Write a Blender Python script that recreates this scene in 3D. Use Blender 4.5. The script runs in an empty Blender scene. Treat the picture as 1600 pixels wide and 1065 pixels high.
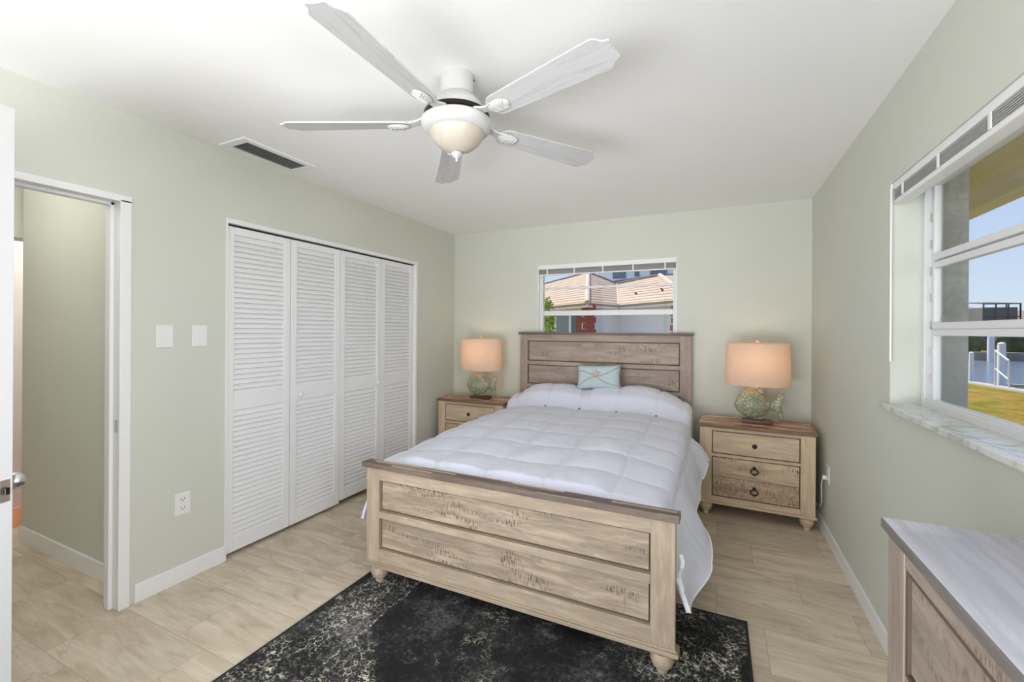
import bpy, bmesh, math, random
from mathutils import Vector, Matrix, noise
random.seed(7)
C = bpy.context.scene.collection
PI = math.pi
S = bpy.context.scene

# ------------------------------------------------------------------ camera
CAM_H = 1.3839
cam_d = bpy.data.cameras.new('camera')
cam = bpy.data.objects.new('camera', cam_d); C.objects.link(cam)
cam_d.sensor_fit = 'HORIZONTAL'; cam_d.sensor_width = 36.0
cam_d.lens = 36.0 * 680.05 / 1600
cam_d.shift_y = -(532.5 - 515.9) / 1600
cam_d.clip_start = 0.02; cam_d.clip_end = 500
YAW = 0.43852; ROLL = -0.00652
cam.matrix_world = (Matrix.Translation((0, 0, CAM_H)) @ Matrix.Rotation(YAW, 4, 'Z')
                    @ Matrix.Rotation(PI/2, 4, 'X') @ Matrix.Rotation(-ROLL, 4, 'Z'))
S.camera = cam

# ------------------------------------------------------------------ view, world, sun, added fill lamps
S.view_settings.view_transform = 'Standard'
S.view_settings.look = 'None'
S.view_settings.exposure = 0.18
S.view_settings.gamma = 1.0
S.view_settings.use_curve_mapping = False
try:
    S.cycles.max_bounces = 14; S.cycles.diffuse_bounces = 8; S.cycles.transparent_max_bounces = 16
    S.cycles.sample_clamp_indirect = 6.0
except Exception: pass
W = bpy.data.worlds.new('world'); S.world = W; W.use_nodes = True
wt = W.node_tree; wt.nodes.clear()
tc = wt.nodes.new('ShaderNodeTexCoord'); sp = wt.nodes.new('ShaderNodeSeparateXYZ')
rp = wt.nodes.new('ShaderNodeValToRGB'); bg = wt.nodes.new('ShaderNodeBackground'); wo = wt.nodes.new('ShaderNodeOutputWorld')
wt.links.new(tc.outputs['Generated'], sp.inputs[0]); wt.links.new(sp.outputs['Z'], rp.inputs[0])
wt.links.new(rp.outputs[0], bg.inputs[0]); wt.links.new(bg.outputs[0], wo.inputs[0])
e = rp.color_ramp.elements
e[0].position = 0.0; e[0].color = (0.68, 0.76, 0.86, 1)
e[1].position = 1.0; e[1].color = (0.16, 0.34, 0.75, 1)
k = e.new(0.09); k.color = (0.57, 0.68, 0.86, 1)
k = e.new(0.3); k.color = (0.40, 0.55, 0.84, 1)
bg.inputs[1].default_value = 1.0

def lamp(name, kind, loc, energy, color=(1, 1, 1), size=None, size_y=None, rot=None, target=None, angle=None, radius=None, spread=None):
    d = bpy.data.lights.new(name, kind); o = bpy.data.objects.new(name, d); C.objects.link(o)
    d.energy = energy; d.color = color; o.location = loc
    if kind == 'AREA':
        d.shape = 'RECTANGLE'; d.size = size; d.size_y = size_y or size
        if spread: d.spread = spread
    if radius is not None: d.shadow_soft_size = radius
    if angle is not None: d.angle = angle
    if target is not None:
        o.rotation_euler = (Vector(target) - Vector(loc)).to_track_quat('-Z', 'Y').to_euler()
    return o
lamp('sun', 'SUN', (-4, 6, 12), 6.0, (1.0, 0.94, 0.84), angle=0.01, target=(-4 + 0.50, 6 - 0.44, 12 - 0.85))
# added fill lamp outside the added glass door, unseen behind the camera
lamp('door_fill', 'AREA', (-1.45, -1.45, 1.25), 38, (0.95, 0.975, 1.0), size=1.9, size_y=2.1, target=(0.45, 2.2, 0.6))
# added low fill lamp aimed up at the ceiling through the same door
lamp('bounce_fill', 'AREA', (-0.95, -2.6, 0.10), 180, (0.97, 0.98, 1.0), size=3.6, size_y=1.4, target=(-0.95, 1.6, 2.2))
# added side fill lamp outside the added right-wall window, out of view
lamp('side_fill', 'AREA', (1.25, -0.22, 1.55), 40, (0.97, 0.985, 1.0), size=1.6, size_y=1.3, target=(-2.6, 1.1, 0.9), spread=2.2)

# ------------------------------------------------------------------ material helpers
class NT:
    def __init__(s, name):
        s.m = bpy.data.materials.new(name); s.m.use_nodes = True
        s.t = s.m.node_tree; s.t.nodes.clear()
        s.out = s.t.nodes.new('ShaderNodeOutputMaterial')
        s.b = s.t.nodes.new('ShaderNodeBsdfPrincipled'); s.L(s.b.outputs[0], s.out.inputs[0])
    def n(s, k, **kw):
        x = s.t.nodes.new('ShaderNode' + k)
        for a, v in kw.items(): setattr(x, a, v)
        return x
    def L(s, a, b): s.t.links.new(a, b)
    def val(s, sock, v):
        if isinstance(v, bpy.types.NodeSocket): s.L(v, sock)
        elif v is not None: sock.default_value = v
    def math(s, op, a, b=None, c=None):
        x = s.n('Math', operation=op); s.val(x.inputs[0], a)
        if b is not None: s.val(x.inputs[1], b)
        if c is not None: s.val(x.inputs[2], c)
        return x.outputs[0]
    def coord(s, kind='Object'): return s.n('TexCoord').outputs[kind]
    def mapping(s, vec, scale=(1, 1, 1), loc=(0, 0, 0), rot=(0, 0, 0)):
        x = s.n('Mapping'); s.L(vec, x.inputs[0]); x.inputs['Scale'].default_value = scale
        x.inputs['Location'].default_value = loc; x.inputs['Rotation'].default_value = rot
        return x.outputs[0]
    def noise(s, vec, scale, detail=4, rough=0.5, dist=0.0, out='Fac'):
        x = s.n('TexNoise'); s.L(vec, x.inputs['Vector']); x.inputs['Scale'].default_value = scale
        x.inputs['Detail'].default_value = detail; x.inputs['Roughness'].default_value = rough
        x.inputs['Distortion'].default_value = dist
        return x.outputs[out]
    def ramp(s, fac, stops, interp='LINEAR'):
        x = s.n('ValToRGB'); s.L(fac, x.inputs[0]); cr = x.color_ramp; cr.interpolation = interp
        while len(cr.elements) < len(stops): cr.elements.new(0.5)
        for el, (p, c) in zip(cr.elements, stops):
            el.position = p; el.color = (c, c, c, 1) if isinstance(c, (int, float)) else (c[0], c[1], c[2], 1)
        return x.outputs[0]
    def mix(s, fac, a, b, mode='MIX'):
        x = s.n('Mix', data_type='RGBA', blend_type=mode)
        s.val(x.inputs[0], fac)
        for sock, v in ((x.inputs[6], a), (x.inputs[7], b)):
            if isinstance(v, bpy.types.NodeSocket): s.L(v, sock)
            else: sock.default_value = (v[0], v[1], v[2], 1)
        return x.outputs[2]
    def bump(s, h, strength=0.2, dist=0.01):
        x = s.n('Bump'); s.L(h, x.inputs['Height']); x.inputs['Strength'].default_value = strength
        x.inputs['Distance'].default_value = dist; s.L(x.outputs[0], s.b.inputs['Normal'])
    def color(s, v):
        if isinstance(v, bpy.types.NodeSocket): s.L(v, s.b.inputs['Base Color'])
        else: s.b.inputs['Base Color'].default_value = (v[0], v[1], v[2], 1)
    def set(s, **kw):
        for a, v in kw.items(): s.val(s.b.inputs[a.replace('_', ' ')], v)
        return s.m

def lin(r, g, b):
    f = lambda c: (c/255/12.92) if c/255 <= 0.04045 else ((c/255 + 0.055)/1.055)**2.4
    return (f(r), f(g), f(b))

def plain(name, col, rough=0.5, metal=0.0, bump=0, bscale=60, var=0.0, **kw):
    t = NT(name)
    if var > 0:
        nz = t.noise(t.coord(), 3.0, 5)
        t.color(t.mix(nz, [c*(1-var) for c in col], [min(1, c*(1+var)) for c in col]))
    else: t.color(col)
    if bump: t.bump(t.noise(t.coord(), bscale, 3), bump, 0.004)
    return t.set(Roughness=rough, Metallic=metal, **kw)

AX = {'X': 0, 'Y': 1, 'Z': 2}
def wood(name, axis, light, mid, dark, saw=True, rough=0.55, streak=0.45, seed=0.0):
    """whitewashed plank: grain running along axis, with patches of saw marks across it"""
    t = NT(name); co = t.coord()
    sc = [13, 13, 13]; sc[AX[axis]] = 1.6
    g = t.noise(t.mapping(co, sc, (seed, seed*1.7, seed*0.6)), 1.6, 9, 0.66, 0.6)
    sf = [70, 70, 70]; sf[AX[axis]] = 5.0
    fib = t.noise(t.mapping(co, sf, (seed, 2.0, seed)), 1.5, 4, 0.7)
    sb = [6, 6, 6]; sb[AX[axis]] = 2.0
    big = t.noise(t.mapping(co, sb, (seed, 0, seed)), 1.5, 4, 0.55, 1.4)
    base = t.ramp(g, [(0.28, [c*0.62+d*0.38 for c, d in zip(mid, dark)]), (0.43, mid), (0.58, light)])
    cool = [(c+d)/2*k for c, d, k in zip(mid, dark, (1.12, 1.18, 1.28))]
    base = t.mix(t.math('MULTIPLY', t.ramp(big, [(0.50, 0.0), (0.56, 1.0)]), 0.42), base, cool)
    base = t.mix(t.ramp(fib, [(0.36, streak), (0.54, 0.0)]), base, [c*0.5+d*0.5 for c, d in zip(mid, dark)])
    base = t.mix(t.ramp(fib, [(0.58, 0.0), (0.72, 0.35)]), base, [min(1, c*1.12) for c in light])
    if saw:
        sc2 = [26, 26, 26]; sc2[AX[axis]] = 150.0
        sawn = t.noise(t.mapping(co, sc2, (seed, 0, 0)), 1.0, 2, 0.6)
        sc3 = [11, 11, 11]; sc3[AX[axis]] = 3.4
        patch = t.noise(t.mapping(co, sc3, (seed*3, 1.3, seed)), 1.0, 4, 0.6, 0.4)
        lo = 0.34 if saw == 'full' else 0.54
        f = t.math('MULTIPLY', t.ramp(sawn, [(0.50, 0.0), (0.57, 1.0)]), t.ramp(patch, [(lo, 0.0), (lo+0.10, 0.6 if saw == 'full' else 0.95)]))
        base = t.mix(f, base, dark)
    t.color(base); t.bump(fib, 0.15, 0.002)
    return t.set(Roughness=rough)

def mosaic(name, axis, cols, lx=0.34, wy=0.035, rough=0.45, seed=0.0):
    """butcher-block top of narrow strips in many browns, strips running along axis"""
    t = NT(name); co = t.coord(); sp = t.n('SeparateXYZ'); t.L(co, sp.inputs[0])
    a = sp.outputs[axis]; b = sp.outputs['Y' if axis == 'X' else 'X']
    row = t.math('FLOOR', t.math('DIVIDE', b, wy))
    rnd = t.n('TexWhiteNoise', noise_dimensions='1D'); t.L(row, rnd.inputs['W'])
    u = t.math('FLOOR', t.math('ADD', t.math('DIVIDE', a, lx), t.math('MULTIPLY', rnd.outputs['Value'], 5.0)))
    cx = t.n('CombineXYZ'); t.L(u, cx.inputs[0]); t.L(row, cx.inputs[1]); cx.inputs[2].default_value = seed
    wn = t.n('TexWhiteNoise', noise_dimensions='3D'); t.L(cx.outputs[0], wn.inputs['Vector'])
    n = len(cols)
    base = t.ramp(wn.outputs['Value'], [(i/n, c) for i, c in enumerate(cols)], 'CONSTANT')
    sc = [30, 30, 30]; sc[AX[axis]] = 2.5
    g = t.noise(t.mapping(co, sc), 1.5, 6, 0.6)
    base = t.mix(t.ramp(g, [(0.35, 0.5), (0.6, 0.0)]), base, [c*0.55 for c in cols[0]])
    t.color(base); t.bump(g, 0.15, 0.002)
    return t.set(Roughness=rough)

# ------------------------------------------------------------------ materials
M = {}
def paint(name, c):
    t = NT(name)
    nz = t.noise(t.coord(), 2.0, 4)
    t.color(t.mix(nz, [x*0.965 for x in c], [x*1.03 for x in c]))
    t.bump(t.noise(t.coord(), 55, 4, 0.6), 0.10, 0.004)
    return t.set(Roughness=0.62)
M['wall'] = paint('sage_paint', (0.605, 0.622, 0.55))
M['ceiling'] = paint('ceiling_white', (0.87, 0.87, 0.865))
M['trim'] = plain('trim_white', (0.80, 0.80, 0.80), 0.38)
M['door'] = plain('door_white', (0.80, 0.80, 0.805), 0.42)
M['plastic'] = plain('white_plastic', (0.78, 0.78, 0.76), 0.3)
M['dark'] = plain('dark_gap', (0.02, 0.018, 0.015), 0.8)
M['slot'] = plain('dark_slot', (0.05, 0.05, 0.05), 0.6)
M['nickel'] = plain('brushed_nickel', (0.62, 0.60, 0.57), 0.28, 1.0)
M['bronze'] = plain('dark_bronze', (0.035, 0.028, 0.024), 0.35, 0.8)
M['alu'] = plain('white_aluminium', (0.72, 0.72, 0.73), 0.35)
M['fan'] = plain('fan_white', (0.58, 0.58, 0.575), 0.5)
M['opendoor'] = plain('open_door_white', (0.66, 0.66, 0.67), 0.45)
M['slat'] = plain('blind_slat', (0.50, 0.50, 0.48), 0.5)
M['marble'] = (lambda t: (t.color(t.ramp(t.noise(t.coord(), 7, 8, 0.6, 2.0), [(0.35, (0.42, 0.43, 0.41)), (0.5, (0.66, 0.66, 0.62)), (0.7, (0.72, 0.72, 0.69))])), t.set(Roughness=0.25))[1])(NT('marble_sill'))

def floor_mat():
    t = NT('floor_tile'); co = t.coord(); sp = t.n('SeparateXYZ'); t.L(co, sp.inputs[0])
    X, Y = sp.outputs['X'], sp.outputs['Y']
    yy = t.math('DIVIDE', t.math('SUBTRACT', Y, 0.84), 0.30)
    row = t.math('FLOOR', yy)
    m3 = t.math('FLOORED_MODULO', t.math('SUBTRACT', row, 4.0), 3.0)
    xx = t.math('DIVIDE', t.math('ADD', t.math('SUBTRACT', X, 0.21), t.math('MULTIPLY', m3, 0.2)), 0.60)
    col = t.math('FLOOR', xx)
    fx = t.math('SUBTRACT', xx, col); fy = t.math('SUBTRACT', yy, row)
    ex = t.math('MINIMUM', fx, t.math('SUBTRACT', 1.0, fx)); ey = t.math('MINIMUM', fy, t.math('SUBTRACT', 1.0, fy))
    d = t.math('MINIMUM', t.math('MULTIPLY', ex, 0.60), t.math('MULTIPLY', ey, 0.30))
    grout = t.ramp(t.math('MULTIPLY', d, 100.0), [(0.0, 1.0), (0.13, 1.0), (0.22, 0.0)])
    cx = t.n('CombineXYZ'); t.L(col, cx.inputs[0]); t.L(row, cx.inputs[1])
    wn = t.n('TexWhiteNoise', noise_dimensions='3D'); t.L(cx.outputs[0], wn.inputs['Vector'])
    off = t.n('VectorMath', operation='SCALE'); t.L(wn.outputs['Color'], off.inputs[0]); off.inputs['Scale'].default_value = 20.0
    add = t.n('VectorMath', operation='ADD'); t.L(co, add.inputs[0]); t.L(off.outputs[0], add.inputs[1])
    v = t.mapping(add.outputs[0], (1.6, 7.5, 1.0), rot=(0, 0, 0.12))
    g = t.noise(v, 1.5, 9, 0.6, 0.9)
    fine = t.noise(t.mapping(add.outputs[0], (4, 45, 1)), 1.5, 5, 0.6)
    base = t.ramp(g, [(0.28, (0.43, 0.34, 0.24)), (0.42, (0.58, 0.49, 0.375)), (0.56, (0.69, 0.605, 0.485)), (0.75, (0.74, 0.655, 0.535))])
    base = t.mix(t.ramp(fine, [(0.40, 0.35), (0.60, 0.0)]), base, (0.52, 0.43, 0.32))
    vein = t.noise(t.mapping(add.outputs[0], (1.0, 4.5, 1.0), rot=(0, 0, 0.15)), 1.2, 3, 0.5, 1.0)
    vf = t.ramp(t.math('ABSOLUTE', t.math('SUBTRACT', vein, 0.5)), [(0.0, 0.40), (0.010, 0.0)])
    base = t.mix(vf, base, (0.38, 0.29, 0.20))
    bright = t.math('MULTIPLY_ADD', wn.outputs['Value'], 0.16, 0.92)
    hs = t.n('HueSaturation'); t.L(base, hs.inputs['Color']); t.L(bright, hs.inputs['Value'])
    t.color(t.mix(t.math('MULTIPLY', grout, 0.55), hs.outputs[0], (0.33, 0.28, 0.215)))
    t.bump(t.math('SUBTRACT', t.math('MULTIPLY', g, 0.15), grout), 0.2, 0.002)
    return t.set(Roughness=0.42)
M['floor'] = floor_mat()

def terracotta():
    t = NT('terracotta_tile'); co = t.coord()
    br = t.n('TexBrick', offset=0.0); t.L(co, br.inputs['Vector'])
    br.inputs['Scale'].default_value = 1.0; br.inputs['Brick Width'].default_value = 0.3; br.inputs['Row Height'].default_value = 0.3
    br.inputs['Mortar Size'].default_value = 0.006
    br.inputs['Color1'].default_value = (0.62, 0.25, 0.11, 1); br.inputs['Color2'].default_value = (0.68, 0.30, 0.15, 1)
    br.inputs['Mortar'].default_value = (0.50, 0.30, 0.20, 1)
    t.color(br.outputs['Color']); return t.set(Roughness=0.4)
M['terracotta'] = terracotta()

WL, WM, WD = (0.43, 0.345, 0.25), (0.305, 0.237, 0.168), (0.085, 0.056, 0.038)
M['woodX'] = wood('whitewash_wood_x', 'X', WL, WM, WD, True, seed=1.0)
M['woodX2'] = wood('whitewash_wood_x2', 'X', WL, WM, WD, True, seed=6.3)
M['woodXp'] = wood('whitewash_rail_x', 'X', WL, (0.34, 0.268, 0.19), (0.20, 0.15, 0.10), False, seed=3.0)
M['woodZ'] = wood('whitewash_wood_z', 'Z', WL, (0.345, 0.27, 0.192), (0.20, 0.15, 0.10), False, seed=2.0)
M['woodY'] = wood('whitewash_wood_y', 'Y', WL, WM, WD, False, seed=4.0)
HL, HM, HD = (0.40, 0.315, 0.25), (0.315, 0.24, 0.19), (0.17, 0.125, 0.095)
M['headX'] = wood('greyed_wood_x', 'X', HL, HM, HD, True, seed=2.2)
M['headXp'] = wood('greyed_rail_x', 'X', HL, HM, HD, False, seed=5.5)
M['headZ'] = wood('greyed_wood_z', 'Z', HL, HM, HD, False, seed=8.1)
NL, NM, ND = (0.68, 0.53, 0.36), (0.53, 0.40, 0.26), (0.13, 0.085, 0.05)  # lighter and warmer than the bed wood: lamp glow put into the colour
M['nsX'] = wood('nightstand_wood_x', 'X', NL, NM, ND, True, seed=31)
M['nsX2'] = wood('nightstand_sawn_x', 'X', (0.56, 0.41, 0.27), (0.44, 0.31, 0.20), (0.16, 0.10, 0.06), 'full', seed=36.6)
M['nsXp'] = wood('nightstand_rail_x', 'X', NL, (0.54, 0.41, 0.275), (0.34, 0.25, 0.165), False, seed=33)
M['nsZ'] = wood('nightstand_wood_z', 'Z', NL, (0.54, 0.41, 0.275), (0.34, 0.25, 0.165), False, seed=34)
M['groove'] = plain('dark_glaze', (0.085, 0.055, 0.035), 0.7)
M['capedge'] = wood('brown_cap_edge', 'X', (0.17, 0.125, 0.095), (0.12, 0.085, 0.065), (0.06, 0.042, 0.03), False, seed=9)
M['captop'] = mosaic('brown_cap_top', 'X', [(0.16, 0.11, 0.085), (0.12, 0.085, 0.07), (0.25, 0.17, 0.12), (0.56, 0.47, 0.36), (0.20, 0.13, 0.10), (0.14, 0.10, 0.08)], 0.26, 0.016)
M['nstop'] = mosaic('nightstand_top', 'X', [(0.30, 0.145, 0.08), (0.46, 0.21, 0.11), (0.22, 0.115, 0.075), (0.54, 0.29, 0.16), (0.38, 0.19, 0.11), (0.78, 0.58, 0.43), (0.17, 0.095, 0.065)], 0.22, 0.028, rough=0.35, seed=3)
M['nsedge'] = wood('nightstand_edge', 'X', (0.26, 0.145, 0.085), (0.19, 0.105, 0.065), (0.09, 0.05, 0.035), False, seed=12)
M['drtop'] = mosaic('dresser_top', 'Y', [(0.56, 0.555, 0.64), (0.61, 0.60, 0.69), (0.52, 0.51, 0.58), (0.63, 0.62, 0.70)], 0.5, 0.11, rough=0.28, seed=5)  # pale lavender window glare put into the strip colours
M['dredge'] = wood('dresser_edge', 'Y', (0.20, 0.18, 0.165), (0.16, 0.14, 0.13), (0.10, 0.085, 0.075), False, seed=14)
DL, DM, DD = (0.40, 0.325, 0.27), (0.32, 0.255, 0.21), (0.19, 0.14, 0.11)
M['surround'] = plain('drawer_surround_brown', (0.12, 0.085, 0.06), 0.6)
M['dressZ'] = wood('dresser_wood_z', 'Z', DL, DM, DD, False, seed=15)
M['dressY'] = wood('dresser_wood_y', 'Y', DL, DM, DD, True, seed=16)

def rug_mat():
    t = NT('distressed_rug'); co = t.coord(); sp = t.n('SeparateXYZ'); t.L(co, sp.inputs[0])
    X, Y = sp.outputs['X'], sp.outputs['Y']
    cloud = t.noise(co, 3.2, 6, 0.65)
    fine = t.noise(co, 55, 6, 0.8)
    base = t.ramp(t.math('MULTIPLY_ADD', fine, 0.45, t.math('MULTIPLY', cloud, 0.55)),
                  [(0.44, (0.004, 0.004, 0.0045)), (0.51, (0.016, 0.016, 0.018)), (0.56, (0.065, 0.065, 0.068)), (0.64, (0.21, 0.21, 0.215))])
    # worn ornament: broken curls of cream yarn
    dv = t.n('TexVoronoi', feature='DISTANCE_TO_EDGE'); 
    wv = t.n('VectorMath', operation='ADD'); t.L(co, wv.inputs[0])
    nz = t.noise(co, 9, 3, 0.5, 0.0, 'Color'); sc = t.n('VectorMath', operation='SCALE'); t.L(nz, sc.inputs[0]); sc.inputs['Scale'].default_value = 0.13
    t.L(sc.outputs[0], wv.inputs[1]); t.L(wv.outputs[0], dv.inputs['Vector']); dv.inputs['Scale'].default_value = 30
    curl = t.math('MULTIPLY', t.ramp(dv.outputs['Distance'], [(0.045, 1.0), (0.085, 0.0)]), t.ramp(t.noise(co, 60, 3, 0.6), [(0.47, 0.0), (0.52, 1.0)]))
    speck = t.ramp(t.noise(co, 90, 4, 0.7), [(0.53, 0.0), (0.57, 1.0)])
    # where ornament survives: a border band around the edge and a few islands in the field
    bx = t.math('ABSOLUTE', X); by = t.math('ABSOLUTE', Y)
    ex = t.math('SUBTRACT', 0.955, bx); ey = t.math('SUBTRACT', 1.375, by)
    d = t.math('MINIMUM', ex, ey)
    band = t.ramp(d, [(0.035, 0.0), (0.055, 1.0), (0.29, 0.9), (0.33, 0.0)])
    isl = t.ramp(t.noise(co, 2.4, 3, 0.6, 0.8), [(0.51, 0.0), (0.57, 1.0)])
    keep = t.ramp(t.noise(co, 5.5, 5, 0.7), [(0.44, 0.10), (0.62, 0.9)])
    zone = t.math('MAXIMUM', band, t.math('MULTIPLY', isl, 0.9))
    f = t.math('MULTIPLY', t.math('MULTIPLY', t.math('MAXIMUM', curl, t.math('MULTIPLY', speck, 0.32)), zone), keep)
    line = t.math('MULTIPLY', t.ramp(t.math('ABSOLUTE', t.math('SUBTRACT', d, t.math('MULTIPLY_ADD', t.noise(co, 6, 2), 0.06, 0.29))), [(0.004, 1.0), (0.007, 0.0)]), speck)
    f = t.math('MAXIMUM', f, t.math('MULTIPLY', line, 0.8))
    t.color(t.mix(f, base, (0.86, 0.82, 0.68)))
    t.bump(t.noise(co, 400, 2), 0.4, 0.003)
    return t.set(Roughness=0.95)
M['rug'] = rug_mat()
M['rugedge'] = plain('rug_edge', (0.02, 0.019, 0.018), 0.95)

def comforter_mat():
    t = NT('white_comforter'); co = t.coord()
    w = t.noise(t.mapping(co, (1, 1, 1)), 9, 5, 0.6, 0.6)
    fine = t.noise(co, 260, 2)
    t.color((0.70, 0.71, 0.815))
    t.bump(t.math('MULTIPLY_ADD', fine, 0.06, w), 0.35, 0.02)
    return t.set(Roughness=0.85, Sheen_Weight=0.15)
M['comforter'] = comforter_mat()
M['mattress'] = plain('mattress_cloth', (0.75, 0.75, 0.74), 0.9)
M['piping'] = plain('comforter_piping', (0.84, 0.84, 0.86), 0.8)
M['tag'] = plain('care_tag_white', (0.78, 0.80, 0.77), 0.5)
M['pillow'] = (lambda t: (t.color(t.mix(t.noise(t.coord(), 22, 4, 0.6), (0.40, 0.50, 0.53), (0.53, 0.61, 0.62))), t.bump(t.noise(t.coord(), 150, 3), 0.3, 0.002), t.set(Roughness=0.9))[2])(NT('aqua_canvas'))
M['twine'] = plain('jute_twine', (0.36, 0.35, 0.22), 0.9, bump=0.5, bscale=300)
M['starfish'] = plain('starfish_pink', (0.62, 0.45, 0.38), 0.8, bump=0.4, bscale=200)
M['pedestal'] = wood('pedestal_wood', 'X', (0.13, 0.05, 0.028), (0.09, 0.035, 0.02), (0.05, 0.02, 0.012), False, rough=0.35, seed=20)

def fish_mat():
    t = NT('fish_glaze'); co = t.coord(); sp = t.n('SeparateXYZ'); t.L(co, sp.inputs[0])
    vo = t.n('TexVoronoi', feature='DISTANCE_TO_EDGE'); t.L(t.mapping(co, (1.0, 0.4, 1.25)), vo.inputs['Vector']); vo.inputs['Scale'].default_value = 34
    edge = t.ramp(vo.outputs['Distance'], [(0.0, 1.0), (0.10, 0.0)])
    n = t.noise(co, 14, 5, 0.6)
    base = t.ramp(n, [(0.35, (0.19, 0.25, 0.175)), (0.5, (0.31, 0.36, 0.25)), (0.65, (0.46, 0.46, 0.33))])
    top = t.ramp(t.math('ADD', sp.outputs['Z'], t.math('MULTIPLY', t.math('SUBTRACT', n, 0.5), 0.10)), [(0.20, 0.0), (0.255, 0.8)])
    base = t.mix(top, base, (0.50, 0.41, 0.25))
    base = t.mix(t.math('MULTIPLY', edge, 0.8), base, (0.22, 0.15, 0.07))
    t.color(base); t.bump(t.math('SUBTRACT', 1.0, edge), 0.6, 0.004)
    return t.set(Roughness=0.32)
M['fish'] = fish_mat()

def shade_mat():
    t = NT('linen_shade'); t.t.nodes.remove(t.b); co = t.coord()
    weave = t.noise(t.mapping(co, (60, 60, 14)), 3, 4, 0.6)
    col = t.mix(weave, (0.62, 0.49, 0.40), (0.82, 0.67, 0.56))
    df = t.n('BsdfDiffuse'); tr = t.n('BsdfTranslucent'); mx = t.n('MixShader')
    t.L(col, df.inputs[0]); t.L(col, tr.inputs[0]); mx.inputs[0].default_value = 0.42
    t.L(df.outputs[0], mx.inputs[1]); t.L(tr.outputs[0], mx.inputs[2]); t.L(mx.outputs[0], t.out.inputs[0])
    return t.m
M['shade'] = shade_mat()
def emit(name, col, s):
    t = NT(name); t.color((0.8, 0.8, 0.8)); t.b.inputs['Emission Color'].default_value = (*col, 1); t.b.inputs['Emission Strength'].default_value = s
    return t.m
M['bulb'] = emit('warm_bulb', (1.0, 0.62, 0.32), 30)
M['shell'] = plain('seashell', (0.62, 0.50, 0.36), 0.4)
def bowl_mat():
    t = NT('alabaster_bowl'); n = t.noise(t.coord(), 9, 5, 0.6, 1.5)
    t.color(t.mix(n, (0.47, 0.415, 0.34), (0.62, 0.57, 0.49)))
    return t.set(Roughness=0.35)
M['bowl'] = bowl_mat()
def pane_mat():
    t = NT('window_pane'); t.t.nodes.remove(t.b)
    tr = t.n('BsdfTransparent'); gl = t.n('BsdfGlossy'); mx = t.n('MixShader'); lw = t.n('LayerWeight'); lw.inputs[0].default_value = 0.5
    fr = t.math('MULTIPLY_ADD', t.math('POWER', lw.outputs['Facing'], 5.0), 0.20, 0.008); gl.inputs['Roughness'].default_value = 0.0; gl.inputs['Color'].default_value = (1, 1, 1, 1)
    tr.inputs[0].default_value = (0.96, 0.97, 0.97, 1)
    t.L(fr, mx.inputs[0]); t.L(tr.outputs[0], mx.inputs[1]); t.L(gl.outputs[0], mx.inputs[2]); t.L(mx.outputs[0], t.out.inputs[0])
    return t.m
M['pane'] = pane_mat()
# outdoors
M['stucco'] = (lambda t: (t.color((0.52, 0.52, 0.49)), t.bump(t.noise(t.coord(), 22, 6, 0.65, 1.5), 0.9, 0.02), t.set(Roughness=0.9))[2])(NT('stucco'))
M['soffit'] = wood('soffit_board', 'Y', (0.86, 0.80, 0.64), (0.80, 0.73, 0.57), (0.70, 0.62, 0.46), False, seed=22)
M['grass'] = (lambda t: (t.color(t.mix(t.ramp(t.noise(t.coord(), 1.6, 9, 0.8), [(0.42, 0.0), (0.58, 1.0)]), (0.27, 0.29, 0.03), (0.60, 0.36, 0.11))), t.bump(t.noise(t.coord(), 15, 6, 0.8), 1.0, 0.1), t.set(Roughness=1.0, Specular_IOR_Level=0.0))[2])(NT('lawn'))
M['water'] = (lambda t: (t.color((0.16, 0.20, 0.26)), t.bump(t.noise(t.mapping(t.coord(), (1, 1, 1)), 1.6, 5, 0.7), 0.5, 0.25), t.set(Roughness=0.12))[2])(NT('canal_water'))
M['concrete'] = plain('seawall_concrete', (0.44, 0.42, 0.38), 0.9, var=0.12)
M['seadark'] = plain('dark_seawall', (0.22, 0.21, 0.19), 0.9, var=0.2)  # darker concrete tone for the far seawall
M['dockwood'] = plain('dock_boards', (0.36, 0.29, 0.22), 0.85, var=0.25)
M['pilewhite'] = plain('painted_piling', (0.66, 0.66, 0.68), 0.7)
M['rail'] = plain('rail_tube', (0.62, 0.60, 0.55), 0.4)
M['hedge'] = plain('hedge_leaves', (0.05, 0.075, 0.03), 0.95, var=0.5)
M['shrub'] = plain('shrub_leaves', (0.36, 0.48, 0.06), 0.6, var=0.4)
def roof_mat():
    t = NT('barrel_roof_tile'); sp = t.n('SeparateXYZ'); t.L(t.coord(), sp.inputs[0])
    zz = t.math('DIVIDE', sp.outputs['Z'], 0.155)
    f = t.math('FRACT', zz)
    n = t.noise(t.coord(), 4, 5, 0.7)
    base = t.mix(n, (0.44, 0.285, 0.19), (0.58, 0.405, 0.28))
    base = t.mix(t.ramp(f, [(0.0, 1.0), (0.22, 0.85), (0.34, 0.0)]), base, (0.16, 0.085, 0.06))
    base = t.mix(t.ramp(f, [(0.62, 0.0), (0.9, 0.7)]), base, (0.80, 0.64, 0.47))
    t.color(base); t.bump(f, 0.8, 0.06)
    return t.set(Roughness=0.85)
M['roof'] = roof_mat()
M['ridge'] = plain('ridge_cap', (0.60, 0.46, 0.38), 0.85, var=0.15)
M['housewhite'] = plain('house_white', (0.86, 0.85, 0.88), 0.8, var=0.03)
M['brickred'] = plain('quoin_red', (0.34, 0.085, 0.06), 0.85, var=0.15)
M['glassgrey'] = plain('grey_window_glass', (0.20, 0.21, 0.22), 0.2)
M['towerwhite'] = plain('tower_wall', (0.93, 0.92, 0.93), 0.8)
M['towerglass'] = plain('tower_glass', (0.20, 0.20, 0.24), 0.4)
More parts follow.
